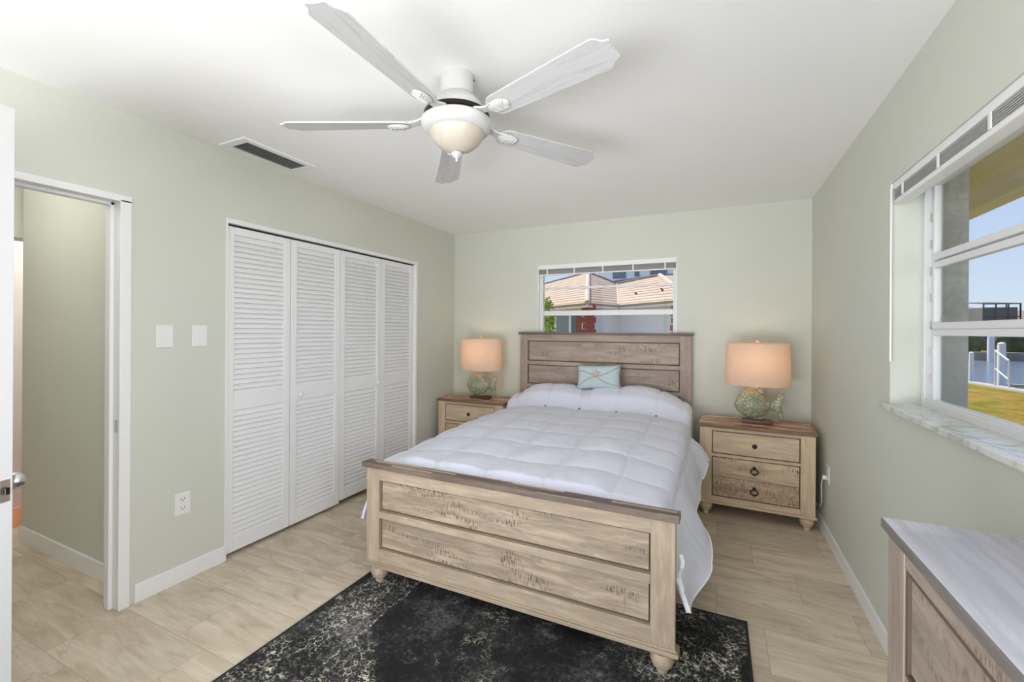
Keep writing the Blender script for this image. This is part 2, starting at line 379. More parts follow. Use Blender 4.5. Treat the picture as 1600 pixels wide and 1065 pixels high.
M['screen'] = plain('screen_mesh', (0.12, 0.12, 0.13), 0.8)
M['farwall'] = plain('far_house_wall', (0.42, 0.38, 0.33), 0.85, var=0.1)
M['farroof'] = plain('far_roof', (0.30, 0.19, 0.14), 0.85, var=0.2)

# ------------------------------------------------------------------ mesh helpers
class MB:
    def __init__(s): s.b = bmesh.new(); s.mi = 0
    def _faces(s, fs):
        for f in fs: f.material_index = s.mi
    def box(s, x0, x1, y0, y1, z0, z1, bev=0.0, seg=2):
        r = bmesh.ops.create_cube(s.b, size=1.0)
        vs = r['verts']
        for v in vs:
            v.co = Vector(((x0+x1)/2 + v.co.x*(x1-x0), (y0+y1)/2 + v.co.y*(y1-y0), (z0+z1)/2 + v.co.z*(z1-z0)))
        fs = set(f for v in vs for f in v.link_faces); s._faces(fs)
        if bev:
            es = list(set(e for v in vs for e in v.link_edges))
            bmesh.ops.bevel(s.b, geom=es, offset=bev, segments=seg, affect='EDGES', profile=0.5)
        return s
    def quad(s, *p):
        f = s.b.faces.new([s.b.verts.new(q) for q in p]); f.material_index = s.mi; return s
    def slab(s, pts, thick):
        """thick polygon: extruded down by thick"""
        top = [s.b.verts.new(q) for q in pts]; bot = [s.b.verts.new((q[0], q[1], q[2]-thick)) for q in pts]
        fs = [s.b.faces.new(top), s.b.faces.new(bot[::-1])]
        n = len(pts)
        for i in range(n): fs.append(s.b.faces.new((top[i], bot[i], bot[(i+1) % n], top[(i+1) % n])))
        s._faces(fs); return s
    def lathe(s, prof, c=(0, 0, 0), n=32, sx=1, sy=1, cap=True):
        rings = []
        for r, z in prof:
            rings.append([s.b.verts.new((c[0] + sx*r*math.cos(2*PI*i/n), c[1] + sy*r*math.sin(2*PI*i/n), c[2]+z)) for i in range(n)])
        fs = []
        for a, b_ in zip(rings, rings[1:]):
            for i in range(n): fs.append(s.b.faces.new((a[i], a[(i+1) % n], b_[(i+1) % n], b_[i])))
        if cap:
            fs.append(s.b.faces.new(rings[0][::-1])); fs.append(s.b.faces.new(rings[-1]))
        s._faces(fs); return s
    def tube(s, pts, r, n=8, closed=False, rs=None):
        P = [Vector(p) for p in pts]; rings = []; m = len(P)
        prev = None
        for i, p in enumerate(P):
            if closed: d = P[(i+1) % m] - P[i-1]
            else: d = (P[min(i+1, m-1)] - P[max(i-1, 0)])
            d.normalize()
            up = prev if prev else (Vector((0, 0, 1)) if abs(d.z) < 0.9 else Vector((1, 0, 0)))
            a = d.cross(up).normalized(); b_ = a.cross(d).normalized(); prev = b_
            rr = rs[i] if rs else r
            rings.append([s.b.verts.new(p + a*rr*math.cos(2*PI*k/n) + b_*rr*math.sin(2*PI*k/n)) for k in range(n)])
        fs = []
        prs = list(zip(rings, rings[1:])) + ([(rings[-1], rings[0])] if closed else [])
        for a, b_ in prs:
            for i in range(n): fs.append(s.b.faces.new((a[i], a[(i+1) % n], b_[(i+1) % n], b_[i])))
        if not closed: fs += [s.b.faces.new(rings[0][::-1]), s.b.faces.new(rings[-1])]
        s._faces(fs); return s
    def sphere(s, c, r, sx=1, sy=1, sz=1, n=16):
        x = bmesh.ops.create_uvsphere(s.b, u_segments=n, v_segments=max(6, n//2+2), radius=r)
        for v in x['verts']: v.co = Vector((c[0]+v.co.x*sx, c[1]+v.co.y*sy, c[2]+v.co.z*sz))
        s._faces(set(f for v in x['verts'] for f in v.link_faces)); return s
    def rot(s, ang, axis='Z', c=(0, 0, 0)):
        bmesh.ops.rotate(s.b, verts=s.b.verts, cent=c, matrix=Matrix.Rotation(ang, 3, axis)); return s
    def build(s, name, mats, parent=None, smooth=False):
        bmesh.ops.recalc_face_normals(s.b, faces=s.b.faces)
        me = bpy.data.meshes.new(name); s.b.to_mesh(me); s.b.free()
        for m in (mats if isinstance(mats, (list, tuple)) else [mats]): me.materials.append(m)
        if smooth:
            for p in me.polygons: p.use_smooth = True
            if smooth != 'all':
                try: me.set_sharp_from_angle(angle=math.radians(38))
                except Exception: pass
        o = bpy.data.objects.new(name, me); C.objects.link(o)
        if parent: o.parent = parent
        return o
def tag(o, label=None, cat=None, group=None, kind=None):
    if label: o['label'] = label
    if cat: o['category'] = cat
    if group: o['group'] = group
    if kind: o['kind'] = kind
    return o
def empty(name, loc=(0, 0, 0), rz=0.0):
    o = bpy.data.objects.new(name, None); C.objects.link(o); o.location = loc; o.rotation_euler = (0, 0, rz)
    o.empty_display_size = 0.1; return o
def dup(root, loc, rz, label):
    r = root.copy(); C.objects.link(r); r.location = loc; r.rotation_euler = (0, 0, rz); r['label'] = label
    for ch in list(root.children):
        c = ch.copy(); C.objects.link(c); c.parent = r
        for g in list(ch.children):
            d = g.copy(); C.objects.link(d); d.parent = c
    return r
def struct(o, label=None): 
    o['kind'] = 'structure'
    if label: o['label'] = label
    return o

# ------------------------------------------------------------------ room shell
XL, XR, YB, H, YF = -2.643, 0.683, 4.118, 2.44, -1.10
WT = 0.12
D0, D1, DH = 0.30, 1.115, 2.01          # bedroom door opening in the left wall
K0, K1, KH = 1.625, 3.425, 2.018         # closet opening
m = MB(); m.box(XL-2.9, XR+0.2, YF-0.3, YB+0.15, -0.12, 0)
struct(m.build('floor', M['floor']), 'beige wood-look tile floor of the bedroom and hall')
m = MB(); m.box(-4.36, XR+0.18, YF-0.1, YB+0.12, H, H+0.12)
struct(m.build('ceiling', M['ceiling']), 'flat white ceiling')
# left wall
m = MB()
x0, x1 = XL-WT, XL
m.box(x0, x1, YF, D0, 0, H); m.box(x0, x1, D0, D1, DH, H); m.box(x0, x1, D1, K0, 0, H)
m.box(x0, x1, K0, K1, KH, H); m.box(x0, x1, K1, YB, 0, H)
struct(m.build('wall_left', M['wall']), 'sage green wall with the bedroom doorway and the closet')
# back wall with window
BX0, BX1, BZ0, BZ1 = -1.637, -0.322, 0.95, 2.03
m = MB(); y0, y1 = YB, YB+WT
m.box(XL-WT, BX0, y0, y1, 0, H); m.box(BX1, XR+0.17, y0, y1, 0, H)
m.box(BX0, BX1, y0, y1, 0, BZ0); m.box(BX0, BX1, y0, y1, BZ1, H)
struct(m.build('wall_back', M['wall']), 'sage green wall behind the bed')
# right wall with window
RY0, RY1, RZ0, RZ1 = 0.93, 2.402, 1.062, 2.03
m = MB(); x0, x1 = XR, XR+0.17
SY0, SY1 = -0.98, 0.60  # unseen opening added for the side fill lamp
m.box(x0, x1, YF, SY0, 0, H); m.box(x0, x1, SY0, SY1, 0, 0.98); m.box(x0, x1, SY0, SY1, 2.12, H)
m.box(x0, x1, SY1, RY0, 0, H); m.box(x0, x1, RY1, YB, 0, H)
m.box(x0, x1, RY0, RY1, 0, RZ0); m.box(x0, x1, RY0, RY1, RZ1, H)
struct(m.build('wall_right', [M['wall']]), 'sage green wall with the wide side window')
# front wall (behind the camera) with a glass door added to let fill light in
m = MB(); m.box(XL-WT, -2.35, YF-0.1, YF, 0, H); m.box(0.45, XR+0.17, YF-0.1, YF, 0, H); m.box(-2.35, 0.45, YF-0.1, YF, 2.2, H)
struct(m.build('wall_front', M['wall']), 'sage green wall behind the viewer')
r = struct(empty('added_door', (-0.95, YF-0.05, 0)), 'added wide sliding glass door behind the viewer, for fill light')
m = MB()
for xa, xb in ((-1.40, -1.34), (1.34, 1.40), (-0.03, 0.03)): m.box(xa, xb, -0.03, 0.03, 0.0, 2.2)
m.box(-1.40, 1.40, -0.03, 0.03, 2.14, 2.2); m.box(-1.40, 1.40, -0.03, 0.03, 0, 0.05)
m.build('door_frame', M['alu'], r)
r = struct(empty('added_window', (XR+0.10, (SY0+SY1)/2, 0)), 'added near window beside the viewer, for fill light')
m = MB(); w = (SY1-SY0)/2
for ya in (-w, -0.02, w-0.04): m.box(-0.02, 0.02, ya, ya+0.04, 0.98, 2.12)
m.box(-0.02, 0.02, -w, w, 0.98, 1.02); m.box(-0.02, 0.02, -w, w, 2.08, 2.12)
m.build('window_frame', M['alu'], r)
# hall beyond the doorway
HX, HY = -4.10, 1.21
m = MB(); m.box(HX+0.02, XL-WT, HY, HY+0.10, 0, H)
struct(m.build('wall_hall', M['wall']), 'sage green hall wall seen through the doorway')
m = MB(); m.box(HX-0.10, XL-WT, -0.10, 0.0, 0, H)
struct(m.build('wall_hall_near', M['wall']))
m = MB(); m.box(HX-0.10, HX, 0.0, 0.32, 0, H); m.box(HX-0.10, HX, 0.32, HY+0.10, 1.965, H)
struct(m.build('wall_hall_end', M['wall']), 'hall end wall above the far opening')
m = MB(); m.box(-5.6, HX-0.27, -0.6, 2.6, -0.12, 0.001)
struct(m.build('floor_far_room', M['terracotta']), 'orange terracotta tile floor of the far room')
m = MB(); m.box(-5.6, -4.36, -0.6, 2.6, H, H+0.12)
struct(m.build('ceiling_far_room', M['ceiling']))
m = MB(); m.box(-4.90, -4.80+0.0, -0.6, 1.25, 0, H); m.box(-4.90, -4.80, 1.25, 2.05, 2.05, H); m.box(-4.90, -4.80, 2.05, 2.6, 0, H)
m.box(-4.8, HX-0.1, 2.5, 2.6, 0, H); m.box(-4.8, HX-0.1, -0.6, -0.5, 0, H)
m.box(HX-0.1, HX, HY+0.1, 2.6, 0, H); m.box(HX-0.1, HX, -0.6, -0.1, 0, H)
struct(m.build('wall_far_room', plain('cream_paint', (0.74, 0.71, 0.68), 0.7)), 'cream walls of the room beyond the hall')
r = struct(empty('door_2', (-4.815, 1.27, 0)), 'white interior door in the far room')
MB().box(-0.04, 0.0, 0.0, 0.76, 0.012, 2.04, 0.002).build('door_leaf', plain('far_door_white', (0.80, 0.77, 0.76), 0.5), r)
for z in (0.25, 1.0, 1.8):
    MB().box(-0.003, 0.006, 0.0, 0.03, z-0.045, z+0.045, 0.001).build('hinge', M['nickel'], r)
# closet interior
m = MB(); m.box(-3.38, -3.30, K0-0.12, YB, 0, H); m.box(-3.3, XL-WT, K0-0.13, K0-0.05, 0, H); m.box(-3.3, XL-WT, YB-0.05, YB, 0, H)
struct(m.build('wall_closet', M['wall']))

# trims
m = MB(); BH, BT = 0.095, 0.013
m.box(XL, XL+BT, D1+0.062, K0-0.004, 0, BH, 0.003)
struct(m.build('baseboard_left', M['trim']), 'white baseboard between the doorway and the closet')
m = MB(); m.box(XR-BT, XR, YF, YB, 0, 0.088, 0.003)
struct(m.build('baseboard_right', M['trim']), 'white baseboard along the window wall')
m = MB(); m.box(XL, XR-BT, YB-BT, YB, 0, 0.088, 0.003)
struct(m.build('baseboard_back', M['trim']), 'white baseboard behind the bed')
m = MB(); m.box(HX+0.02, XL-WT, HY-BT, HY, 0, 0.10, 0.003)
struct(m.build('baseboard_hall', M['trim']), 'white baseboard along the hall wall')
# door frame (steel jamb with stop)
m = MB(); c = 0.045
for ya, yb, yc, yd in ((D1-0.012, D1+c-0.005, D1-0.030, D1), ):
    m.box(XL-WT-0.012, XL+0.012, D1-0.006, D1+c-0.005, 0, DH+0.0, 0.002)
    m.box(XL-0.085, XL-0.045, D1-0.022, D1-0.006, 0, DH-0.01, 0.002)
m.box(XL-WT-0.012, XL+0.012, D0-c, D0+0.006, 0, DH, 0.002)
m.box(XL-WT-0.012, XL+0.012, D0-c, D1+c-0.005, DH-0.010, DH+0.022, 0.002)
m.box(XL-0.085, XL-0.045, D0, D1-0.006, DH-0.024, DH-0.010, 0.002)
struct(m.build('trim_1', M['trim']), 'white frame of the bedroom doorway')
o = MB().box(XL-0.034, XL-0.004, D1-0.0085, D1-0.0055, 0.872, 0.932).build('strike_plate', M['nickel'])
tag(o, 'small metal strike plate on the white doorway jamb', 'strike plate')
# closet casing
m = MB()
m.box(XL-0.10, XL+0.008, K1-0.003, K1+0.028, 0, KH+0.026, 0.003)
m.box(XL-0.10, XL+0.008, K0-0.004, K1-0.003, KH-0.003, KH+0.026, 0.003)
m.box(XL-0.10, XL+0.004, K0-0.004, K0+0.006, 0, KH)
struct(m.build('trim_2', M['trim']), 'thin white casing around the closet opening')

# ------------------------------------------------------------------ closet bifold doors
leafs = [(1.634, 2.068), (2.074, 2.508), (2.514, 2.968), (2.974, 3.421)]
def leaf(parent, ya, yb, xo, z0):
    r = parent; st = 0.048; T = 0.028; z1 = 2.003
    zr = [(z0, z0+0.085), (0.885, 0.985), (1.958, z1)]
    m = MB(); x1 = -0.016+xo; x0 = x1-T
    m.box(x0, x1, ya, ya+st, z0, z1, 0.003); m.box(x0, x1, yb-st, yb, z0, z1, 0.003)
    for a, b in zr: m.box(x0+0.001, x1-0.001, ya+st, yb-st, a, b, 0.002)
    fr = m.build('door_leaf', M['door'], r)
    m = MB()
    for a, b in ((zr[0][1], zr[1][0]), (zr[1][1], zr[2][0])):
        n = round((b-a)/0.0315)
        for i in range(n):
            z = a + (i+0.5)*(b-a)/n
            # slanted louver: lower edge forward
            y0_, y1_ = ya+st-0.004, yb-st+0.004; h = (b-a)/n*0.62; d = 0.011; xm = (x0+x1)/2
            p = [(xm+d, z-h), (xm+d-0.004, z-h-0.003), (xm-d, z+h-0.003), (xm-d+0.003, z+h)]
            A = [m.b.verts.new((q[0], y0_, q[1])) for q in p]; B = [m.b.verts.new((q[0], y1_, q[1])) for q in p]
            for k in range(4): m.b.faces.new((A[k], A[(k+1) % 4], B[(k+1) % 4], B[k]))
            m.b.faces.new(A[::-1]); m.b.faces.new(B)
    m.build('louver_panel', M['door'], fr)
    return fr
for i, (nm, lb) in enumerate((('door_3', 'white louvered bifold closet door nearer the doorway'), ('door_4', 'white louvered bifold closet door nearer the back corner'))):
    r = struct(empty(nm, (XL, 0, 0)), lb)
    for j in (0, 1):
        ya, yb = leafs[2*i+j]; fr = leaf(r, ya, yb, 0.0 if i == 0 else -0.004, 0.024 if i == 0 else 0.04)
        if (i, j) in ((0, 1), (1, 0)):
            ky = ya + 0.06 if (i, j) == (0, 1) else yb - 0.06
            k = MB().lathe([(0.006, 0), (0.006, 0.014), (0.016, 0.022), (0.017, 0.030), (0.010, 0.036)], n=20)
            k.rot(PI/2, 'Y'); k = k.build('knob', M['door'], r, True); k.location = (-0.014, ky, 0.925)
# dark track above the leaves
MB().box(XL-0.06, XL-0.02, K0+0.01, K1-0.005, 2.006, KH).build('trim_3', M['dark'])
struct(bpy.data.objects['trim_3'], 'dark closet door track')

# ------------------------------------------------------------------ open bedroom door (left edge of view)
ang = math.atan2(0.535-0.305, -1.87+2.635)
r = struct(empty('door_5', (XL+0.012, 0.305, 0), ang), 'open white bedroom door seen on its latch edge')
L_ = 0.800
MB().box(0.0, L_, -0.037, 0.0, 0.012, 2.022, 0.0015).build('door_leaf', M['opendoor'], r)
m = MB(); m.box(L_-0.0005, L_+0.0015, -0.030, -0.007, 0.878, 0.942, 0.0004)
lp = m.build('latch_plate', M['nickel'], r)
MB().box(L_+0.001, L_+0.012, -0.024, -0.013, 0.900, 0.920, 0.002).build('latch_bolt', M['bronze'], lp)
for sgn, nm in ((1, 'door_knob'), (-1, 'door_knob')):
    k = MB().lathe([(0.031, 0.0), (0.031, 0.007), (0.012, 0.011), (0.010, 0.028), (0.019, 0.034), (0.026, 0.046), (0.026, 0.058), (0.018, 0.066), (0.006, 0.068)], n=28)
    k.rot(-sgn*PI/2, 'X'); k = k.build(nm, M['nickel'], r, True); k.location = (L_-0.07, 0.0 if sgn > 0 else -0.037, 0.912)

# ------------------------------------------------------------------ back window
r = struct(empty('window_1', ((BX0+BX1)/2, YB+0.055, 0)), 'window behind the headboard')
w = (BX1-BX0)/2
m = MB()
m.box(-w, -w+0.038, -0.02, 0.025, BZ0, BZ1, 0.003); m.box(w-0.030, w, -0.02, 0.025, BZ0, BZ1, 0.003)
m.box(-w+0.03, w-0.03, -0.02, 0.025, BZ0, BZ0+0.04, 0.003); m.box(-w+0.03, w-0.03, -0.02, 0.025, BZ1-0.04, BZ1, 0.003)
fr = m.build('window_frame', M['alu'], r)
m = MB(); m.box(-w+0.038, w-0.030, -0.010, 0.015, 1.535, 1.585, 0.003); m.build('meeting_rail', M['alu'], r)
m = MB(); m.box(-w+0.038, w-0.030, -0.006, 0.010, 1.800, 1.822, 0.002); m.box(-w+0.038, w-0.030, -0.006, 0.010, 1.28, 1.30, 0.002)
m.build('muntin', M['alu'], r)
MB().box(-w+0.038, w-0.030, 0.000, 0.003, BZ0+0.04, BZ1-0.04).build('pane', M['pane'], r)
m = MB(); m.box(BX0-0.006, BX0+0.003, YB-0.004, YB+WT, BZ0, BZ1+0.006); m.box(BX1-0.003, BX1+0.006, YB-0.004, YB+WT, BZ0, BZ1+0.006)
m.box(BX0-0.006, BX1+0.006, YB-0.0045, YB+WT, BZ1-0.003, BZ1+0.012)
struct(m.build('trim_4', M['trim']), 'thin white edging of the back window')

def blind(name, label, loc, rz, half, z1, slats, zs0, rail0, rail1, depth):
    """raised venetian blind: headrail, packed slats, bottom rail, cord clips; runs along local X"""
    r = empty(name, loc, rz); tag(r, label, 'blind')
    MB().box(-half, half, -depth/2, depth/2, z1-0.030, z1-0.001, 0.002).build('headrail', M['trim'], r)
    m = MB()
    n = slats; dz = (z1-0.032-zs0)/n
    for i in range(n): m.box(-half+0.006, half-0.006, -depth/2+0.003, depth/2-0.003, zs0+i*dz, zs0+i*dz+dz*0.3)
    m.build('slat_stack', M['slat'], r)
    MB().box(-half+0.004, half-0.004, -depth/2+0.002, depth/2-0.002, rail0, rail1, 0.002).build('bottom_rail', M['trim'], r)
    k = 5
    for i in range(k):
        x = -half*0.86 + i*2*half*0.86/(k-1)
        MB().box(x-0.006, x+0.006, -depth/2-0.001, -depth/2+0.003, rail1, z1-0.028).build('ladder_tape', M['plastic'], r)
    return r
r = blind('window_blind', 'raised white venetian blind at the top of the back window', ((BX0+BX1)/2, YB+0.012, 0), 0, w-0.004, BZ1, 9, 1.950, 1.938, 1.949, 0.030)
m = MB(); m.tube([(-w+0.05, -0.018, 1.99), (-w+0.05, -0.019, 1.74), (-w+0.055, -0.018, 1.45)], 0.002, 6); m.build('cord', M['plastic'], r)

# ------------------------------------------------------------------ right window
yc, w = (RY0+RY1)/2, (RY1-RY0)/2
r = struct(empty('window_2', (XR+0.118, yc, 0)), 'wide white window on the right wall')
GZ0, GZ1 = RZ0+0.012, RZ1
m = MB()
for s in (-1, 1):
    ya, yb = sorted((s*w, s*(w-0.030))); m.box(-0.016, 0.03, ya, yb, GZ0, GZ1, 0.002)
    ya, yb = sorted((s*(w-0.030), s*(w-0.050))); m.box(0.004, 0.03, ya, yb, GZ0, GZ1, 0.002)
m.box(-0.016, 0.03, -w+0.03, w-0.03, GZ0, GZ0+0.032, 0.003); m.box(-0.016, 0.03, -w+0.03, w-0.03, GZ1-0.045, GZ1, 0.003)
m.build('window_frame', M['alu'], r)
lights_ = [(1.112, 1.376), (1.424, 1.648), (1.702, 1.985)]
for i, (a, b) in enumerate(lights_):
    m = MB(); t_ = 0.020; y0, y1 = -w+0.052, w-0.052
    m.box(0.0, 0.022, y0, y0+t_, a-0.02, b+0.02, 0.002); m.box(0.0, 0.022, y1-t_, y1, a-0.02, b+0.02, 0.002)
    m.box(-0.006, 0.024, y0+t_, y1-t_, a-0.024, a+0.002, 0.003); m.box(-0.002, 0.022, y0+t_, y1-t_, b-0.002, b+0.024, 0.003)
    sa = m.build('sash', M['alu'], r)
    MB().box(0.010, 0.013, y0+t_, y1-t_, a, b).build('pane', M['pane'], sa)
m = MB()   # crank linkage in the jamb channel
for i in range(7): m.box(-0.004, 0.004, w-0.052, w-0.046, 1.18+i*0.11, 1.215+i*0.11)
m.build('latch_hardware', M['nickel'], r)
m = MB(); m.box(-0.118, -0.016, -w-0.0, w-0.0, RZ0+0.0005, RZ0+0.0175)
m.box(-0.150, -0.118, -w-0.03, w+0.022, RZ0-0.004, RZ0+0.018, 0.003)
sl = m.build('window_sill', M['marble'], r)
r = blind('window_blind', 'raised white venetian blind at the top of the right window', (XR+0.030, yc, 0), -PI/2, w-0.003, RZ1, 6, 1.955, 1.936, 1.954, 0.050)
m = MB(); m.tube([(-w+0.016, -0.032, 2.02), (-w+0.016, -0.034, 1.99), (-w+0.018, -0.034, 1.262)], 0.0045, 8); m.build('tilt_wand', M['plastic'], r, True)

# ------------------------------------------------------------------ wall plates, vent
def plate(name, label, cat, x, y, z, kind, face=1):
    r = empty(name, (x, y, z), 0 if face > 0 else PI); tag(r, label, cat)
    wd = 0.0385
    MB().box(0.0, 0.006, -wd, wd, -0.059, 0.059, 0.002).build('cover_plate', M['plastic'], r)
    if kind == 'switch': MB().box(0.006, 0.010, -0.017, 0.017, -0.033, 0.033, 0.001).build('rocker', M['plastic'], r)
    if kind == 'outlet':
        for dz in (0.024, -0.024):
            MB().box(0.006, 0.0085, -0.017, 0.017, dz-0.014, dz+0.014, 0.001).build('socket', M['plastic'], r)
            m = MB()
            m.box(0.0085, 0.0090, -0.010, -0.007, dz-0.002, dz+0.007); m.box(0.0085, 0.0090, 0.006, 0.009, dz-0.002, dz+0.007); m.box(0.0085, 0.0090, -0.003, 0.003, dz-0.010, dz-0.005)
            m.build('slots', M['slot'], r)
    return r
plate('blank_plate', 'blank off-white wall plate beside the doorway', 'wall plate', XL, 1.304, 1.340, 'blank')
plate('light_switch', 'white rocker light switch on the wall left of the closet', 'light switch', XL, 1.476, 1.341, 'switch')
plate('wall_outlet', 'white double outlet low on the wall left of the closet', 'outlet', XL, 1.394, 0.426, 'outlet')
plate('wall_outlet', 'white outlet on the window wall beside the right nightstand', 'outlet', XR, 3.52, 0.44, 'outlet', -1)

r = empty('ceiling_vent', (-2.462, 1.775, H)); tag(r, 'white rectangular ceiling vent near the left wall', 'vent')
m = MB(); a, b, A, B = 0.070, 0.195, 0.110, 0.240
for q in ((-A, -a, -B, B), (a, A, -B, B), (-a, a, -B, -b), (-a, a, b, B)): m.box(q[0], q[1], q[2], q[3], -0.012, 0, 0.003)
m.build('vent_frame', M['trim'], r)
MB().box(-a, a, -b, b, -0.002, -0.0005).build('backing', plain('vent_dark', (0.16, 0.16, 0.155), 0.7), r)
m = MB()
for i in range(26):
    y = -b + 0.010 + i*(2*b-0.02)/25
    m.quad((-a, y-0.003, -0.011), (a, y-0.003, -0.011), (a, y+0.003, -0.003), (-a, y+0.003, -0.003))
    m.quad((-a, y-0.003, -0.0125), (a, y-0.003, -0.0125), (a, y+0.004, -0.0045), (-a, y+0.004, -0.0045))
m.build('louvers', plain('vent_grey', (0.42, 0.42, 0.41), 0.5), r)

# ------------------------------------------------------------------ ceiling fan
fan = empty('ceiling_fan', (-0.983, 1.542, H)); tag(fan, 'white five-blade ceiling fan with a frosted bowl light', 'ceiling fan')
m = MB(); m.lathe([(0.066, 0.0), (0.070, -0.010), (0.068, -0.075), (0.060, -0.085), (0.060, -0.0855)], n=40)
cp = m.build('canopy', M['fan'], fan, True)
for a in (0.3, PI+0.3): MB().sphere((0.070*math.cos(a), 0.070*math.sin(a), -0.022), 0.004, n=8).build('screw', M['bronze'], cp)
m = MB(); m.lathe([(0.060, -0.080), (0.078, -0.092), (0.100, -0.115), (0.118, -0.140), (0.120, -0.155), (0.112, -0.162)], n=40); m.build('motor_housing', M['fan'], fan, True)
m = MB(); m.lathe([(0.112, -0.160), (0.136, -0.163), (0.138, -0.180), (0.120, -0.184)], n=40); m.build('motor_band', M['bronze'], fan, True)
m = MB(); m.lathe([(0.110, -0.181), (0.136, -0.185), (0.146, -0.194), (0.146, -0.206), (0.138, -0.222), (0.122, -0.236), (0.112, -0.238)], n=48); m.build('light_ring', M['fan'], fan, True)
m = MB(); m.lathe([(0.114, -0.234), (0.112, -0.248), (0.098, -0.272), (0.072, -0.296), (0.038, -0.312), (0.012, -0.317)], n=48); m.build('light_bowl', M['bowl'], fan, True)
m = MB(); m.lathe([(0.010, -0.314), (0.022, -0.319), (0.024, -0.327), (0.014, -0.336), (0.005, -0.342), (0.0045, -0.352), (0.002, -0.356)], n=24); m.build('finial', M['fan'], fan, True)
def blade_mesh():
    m = MB(); n = 40; xs = []; r0, r1 = 0.195, 0.705
    up, lo = [], []
    for i in range(n+1):
        t = i/n; x = r0 + (r1-r0)*t
        hw = 0.050 + 0.018*t
        if t < 0.10: hw *= math.sqrt(max(0.0, 1-((0.10-t)/0.10)**2))*0.75+0.25
        up.append((x, hw)); 
    # scalloped tip
    up = up[:-2]
    tip = [up[-1], (r1-0.016, 0.0665), (r1-0.006, 0.061), (r1+0.000, 0.053), (r1+0.006, 0.046), (r1+0.014, 0.041), (r1+0.026, 0.038), (r1+0.029, 0.033), (r1+0.027, 0.018), (r1+0.026, 0.0)]
    half = up + tip[1:]
    out = half + [(x, -y) for x, y in half[-2::-1]]
    top = [m.b.verts.new((x, y, 0.003)) for x, y in out]; bot = [m.b.verts.new((x, y, -0.003)) for x, y in out]
    m.b.faces.new(top); m.b.faces.new(bot[::-1]); k = len(out)
    for i in range(k): m.b.faces.new((top[i], bot[i], bot[(i+1) % k], top[(i+1) % k]))
    return m
def iron_mesh():
    m = MB()
    P = [(0.105, 0.034, 0.016), (0.140, 0.026, 0.012), (0.172, 0.018, 0.004), (0.200, 0.022, -0.003), (0.225, 0.032, -0.005)]
    T = [[m.b.verts.new((x, s_*w_, z)) for x, w_, z in P] for s_ in (1, -1)]; B = [[m.b.verts.new((x, s_*w_, z-0.008)) for x, w_, z in P] for s_ in (1, -1)]
    for i in range(4):
        m.b.faces.new((T[0][i], T[0][i+1], T[1][i+1], T[1][i])); m.b.faces.new((B[0][i], B[1][i], B[1][i+1], B[0][i+1]))
        m.b.faces.new((T[0][i], B[0][i], B[0][i+1], T[0][i+1])); m.b.faces.new((T[1][i], T[1][i+1], B[1][i+1], B[1][i]))
    m.b.faces.new((T[0][0], T[1][0], B[1][0], B[0][0])); m.b.faces.new((T[0][4], B[0][4], B[1][4], T[1][4]))
    return m
def medallion():
    m = MB(); m.lathe([(0.001, -0.016), (0.020, -0.0145), (0.034, -0.011), (0.040, -0.004), (0.040, -0.0035)], c=(0.245, 0, 0), n=24, sx=1.25, sy=0.8)
    for k in range(-2, 3):
        x = 0.252 + k*0.012
        hw = 0.026*math.sqrt(max(0.05, 1-(k*0.012/0.05)**2))
        m.tube([(x+0.006, -hw, -0.009), (x-0.004, -hw*0.4, -0.0165), (x-0.004, hw*0.4, -0.0165), (x+0.006, hw, -0.009)], 0.0026, 6)
    return m
def blade_wood():
    t = NT('fan_blade_white'); g = t.noise(t.mapping(t.coord(), (2.5, 24, 1)), 2.0, 6, 0.6, 1.2)
    t.color(t.ramp(g, [(0.40, (0.50, 0.50, 0.51)), (0.50, (0.565, 0.565, 0.575)), (0.6, (0.58, 0.58, 0.59))])); return t.set(Roughness=0.45)
M['blade'] = blade_wood()
b0 = blade_mesh().build('fan_blade', M['blade'], fan); i0 = iron_mesh().build('blade_bracket', M['fan'], fan, True); d0 = medallion().build('bracket_medallion', M['fan'], fan, True)
for k, a in enumerate((272, 342.5, 56.5, 127, 203)):
    if k: bb, ii, dd = b0.copy(), i0.copy(), d0.copy()
    else: bb, ii, dd = b0, i0, d0
    for o, z in ((bb, -0.200), (ii, -0.193), (dd, -0.2015)):
        if k: C.objects.link(o); o.parent = fan
        o.matrix_local = Matrix.Translation((0, 0, z)) @ Matrix.Rotation(math.radians(a), 4, 'Z') @ Matrix.Rotation(math.radians(-12 if o is not ii else 0), 4, 'X')

# ------------------------------------------------------------------ rug
rug = empty('area_rug', (-0.815, 0.975, 0)); tag(rug, 'black distressed area rug with worn cream border under the bed foot', 'rug')
MB().box(-0.950, 0.950, -1.370, 1.370, 0.0, 0.009, 0.003).build('pile', M['rug'], rug)
m = MB()
for q in ((-0.957, -0.945, -1.377, 1.377), (0.945, 0.957, -1.377, 1.377), (-0.945, 0.945, -1.377, -1.365), (-0.945, 0.945, 1.365, 1.377)): m.box(q[0], q[1], q[2], q[3], 0.0, 0.010, 0.002)
m.build('bound_edge', M['rugedge'], rug)

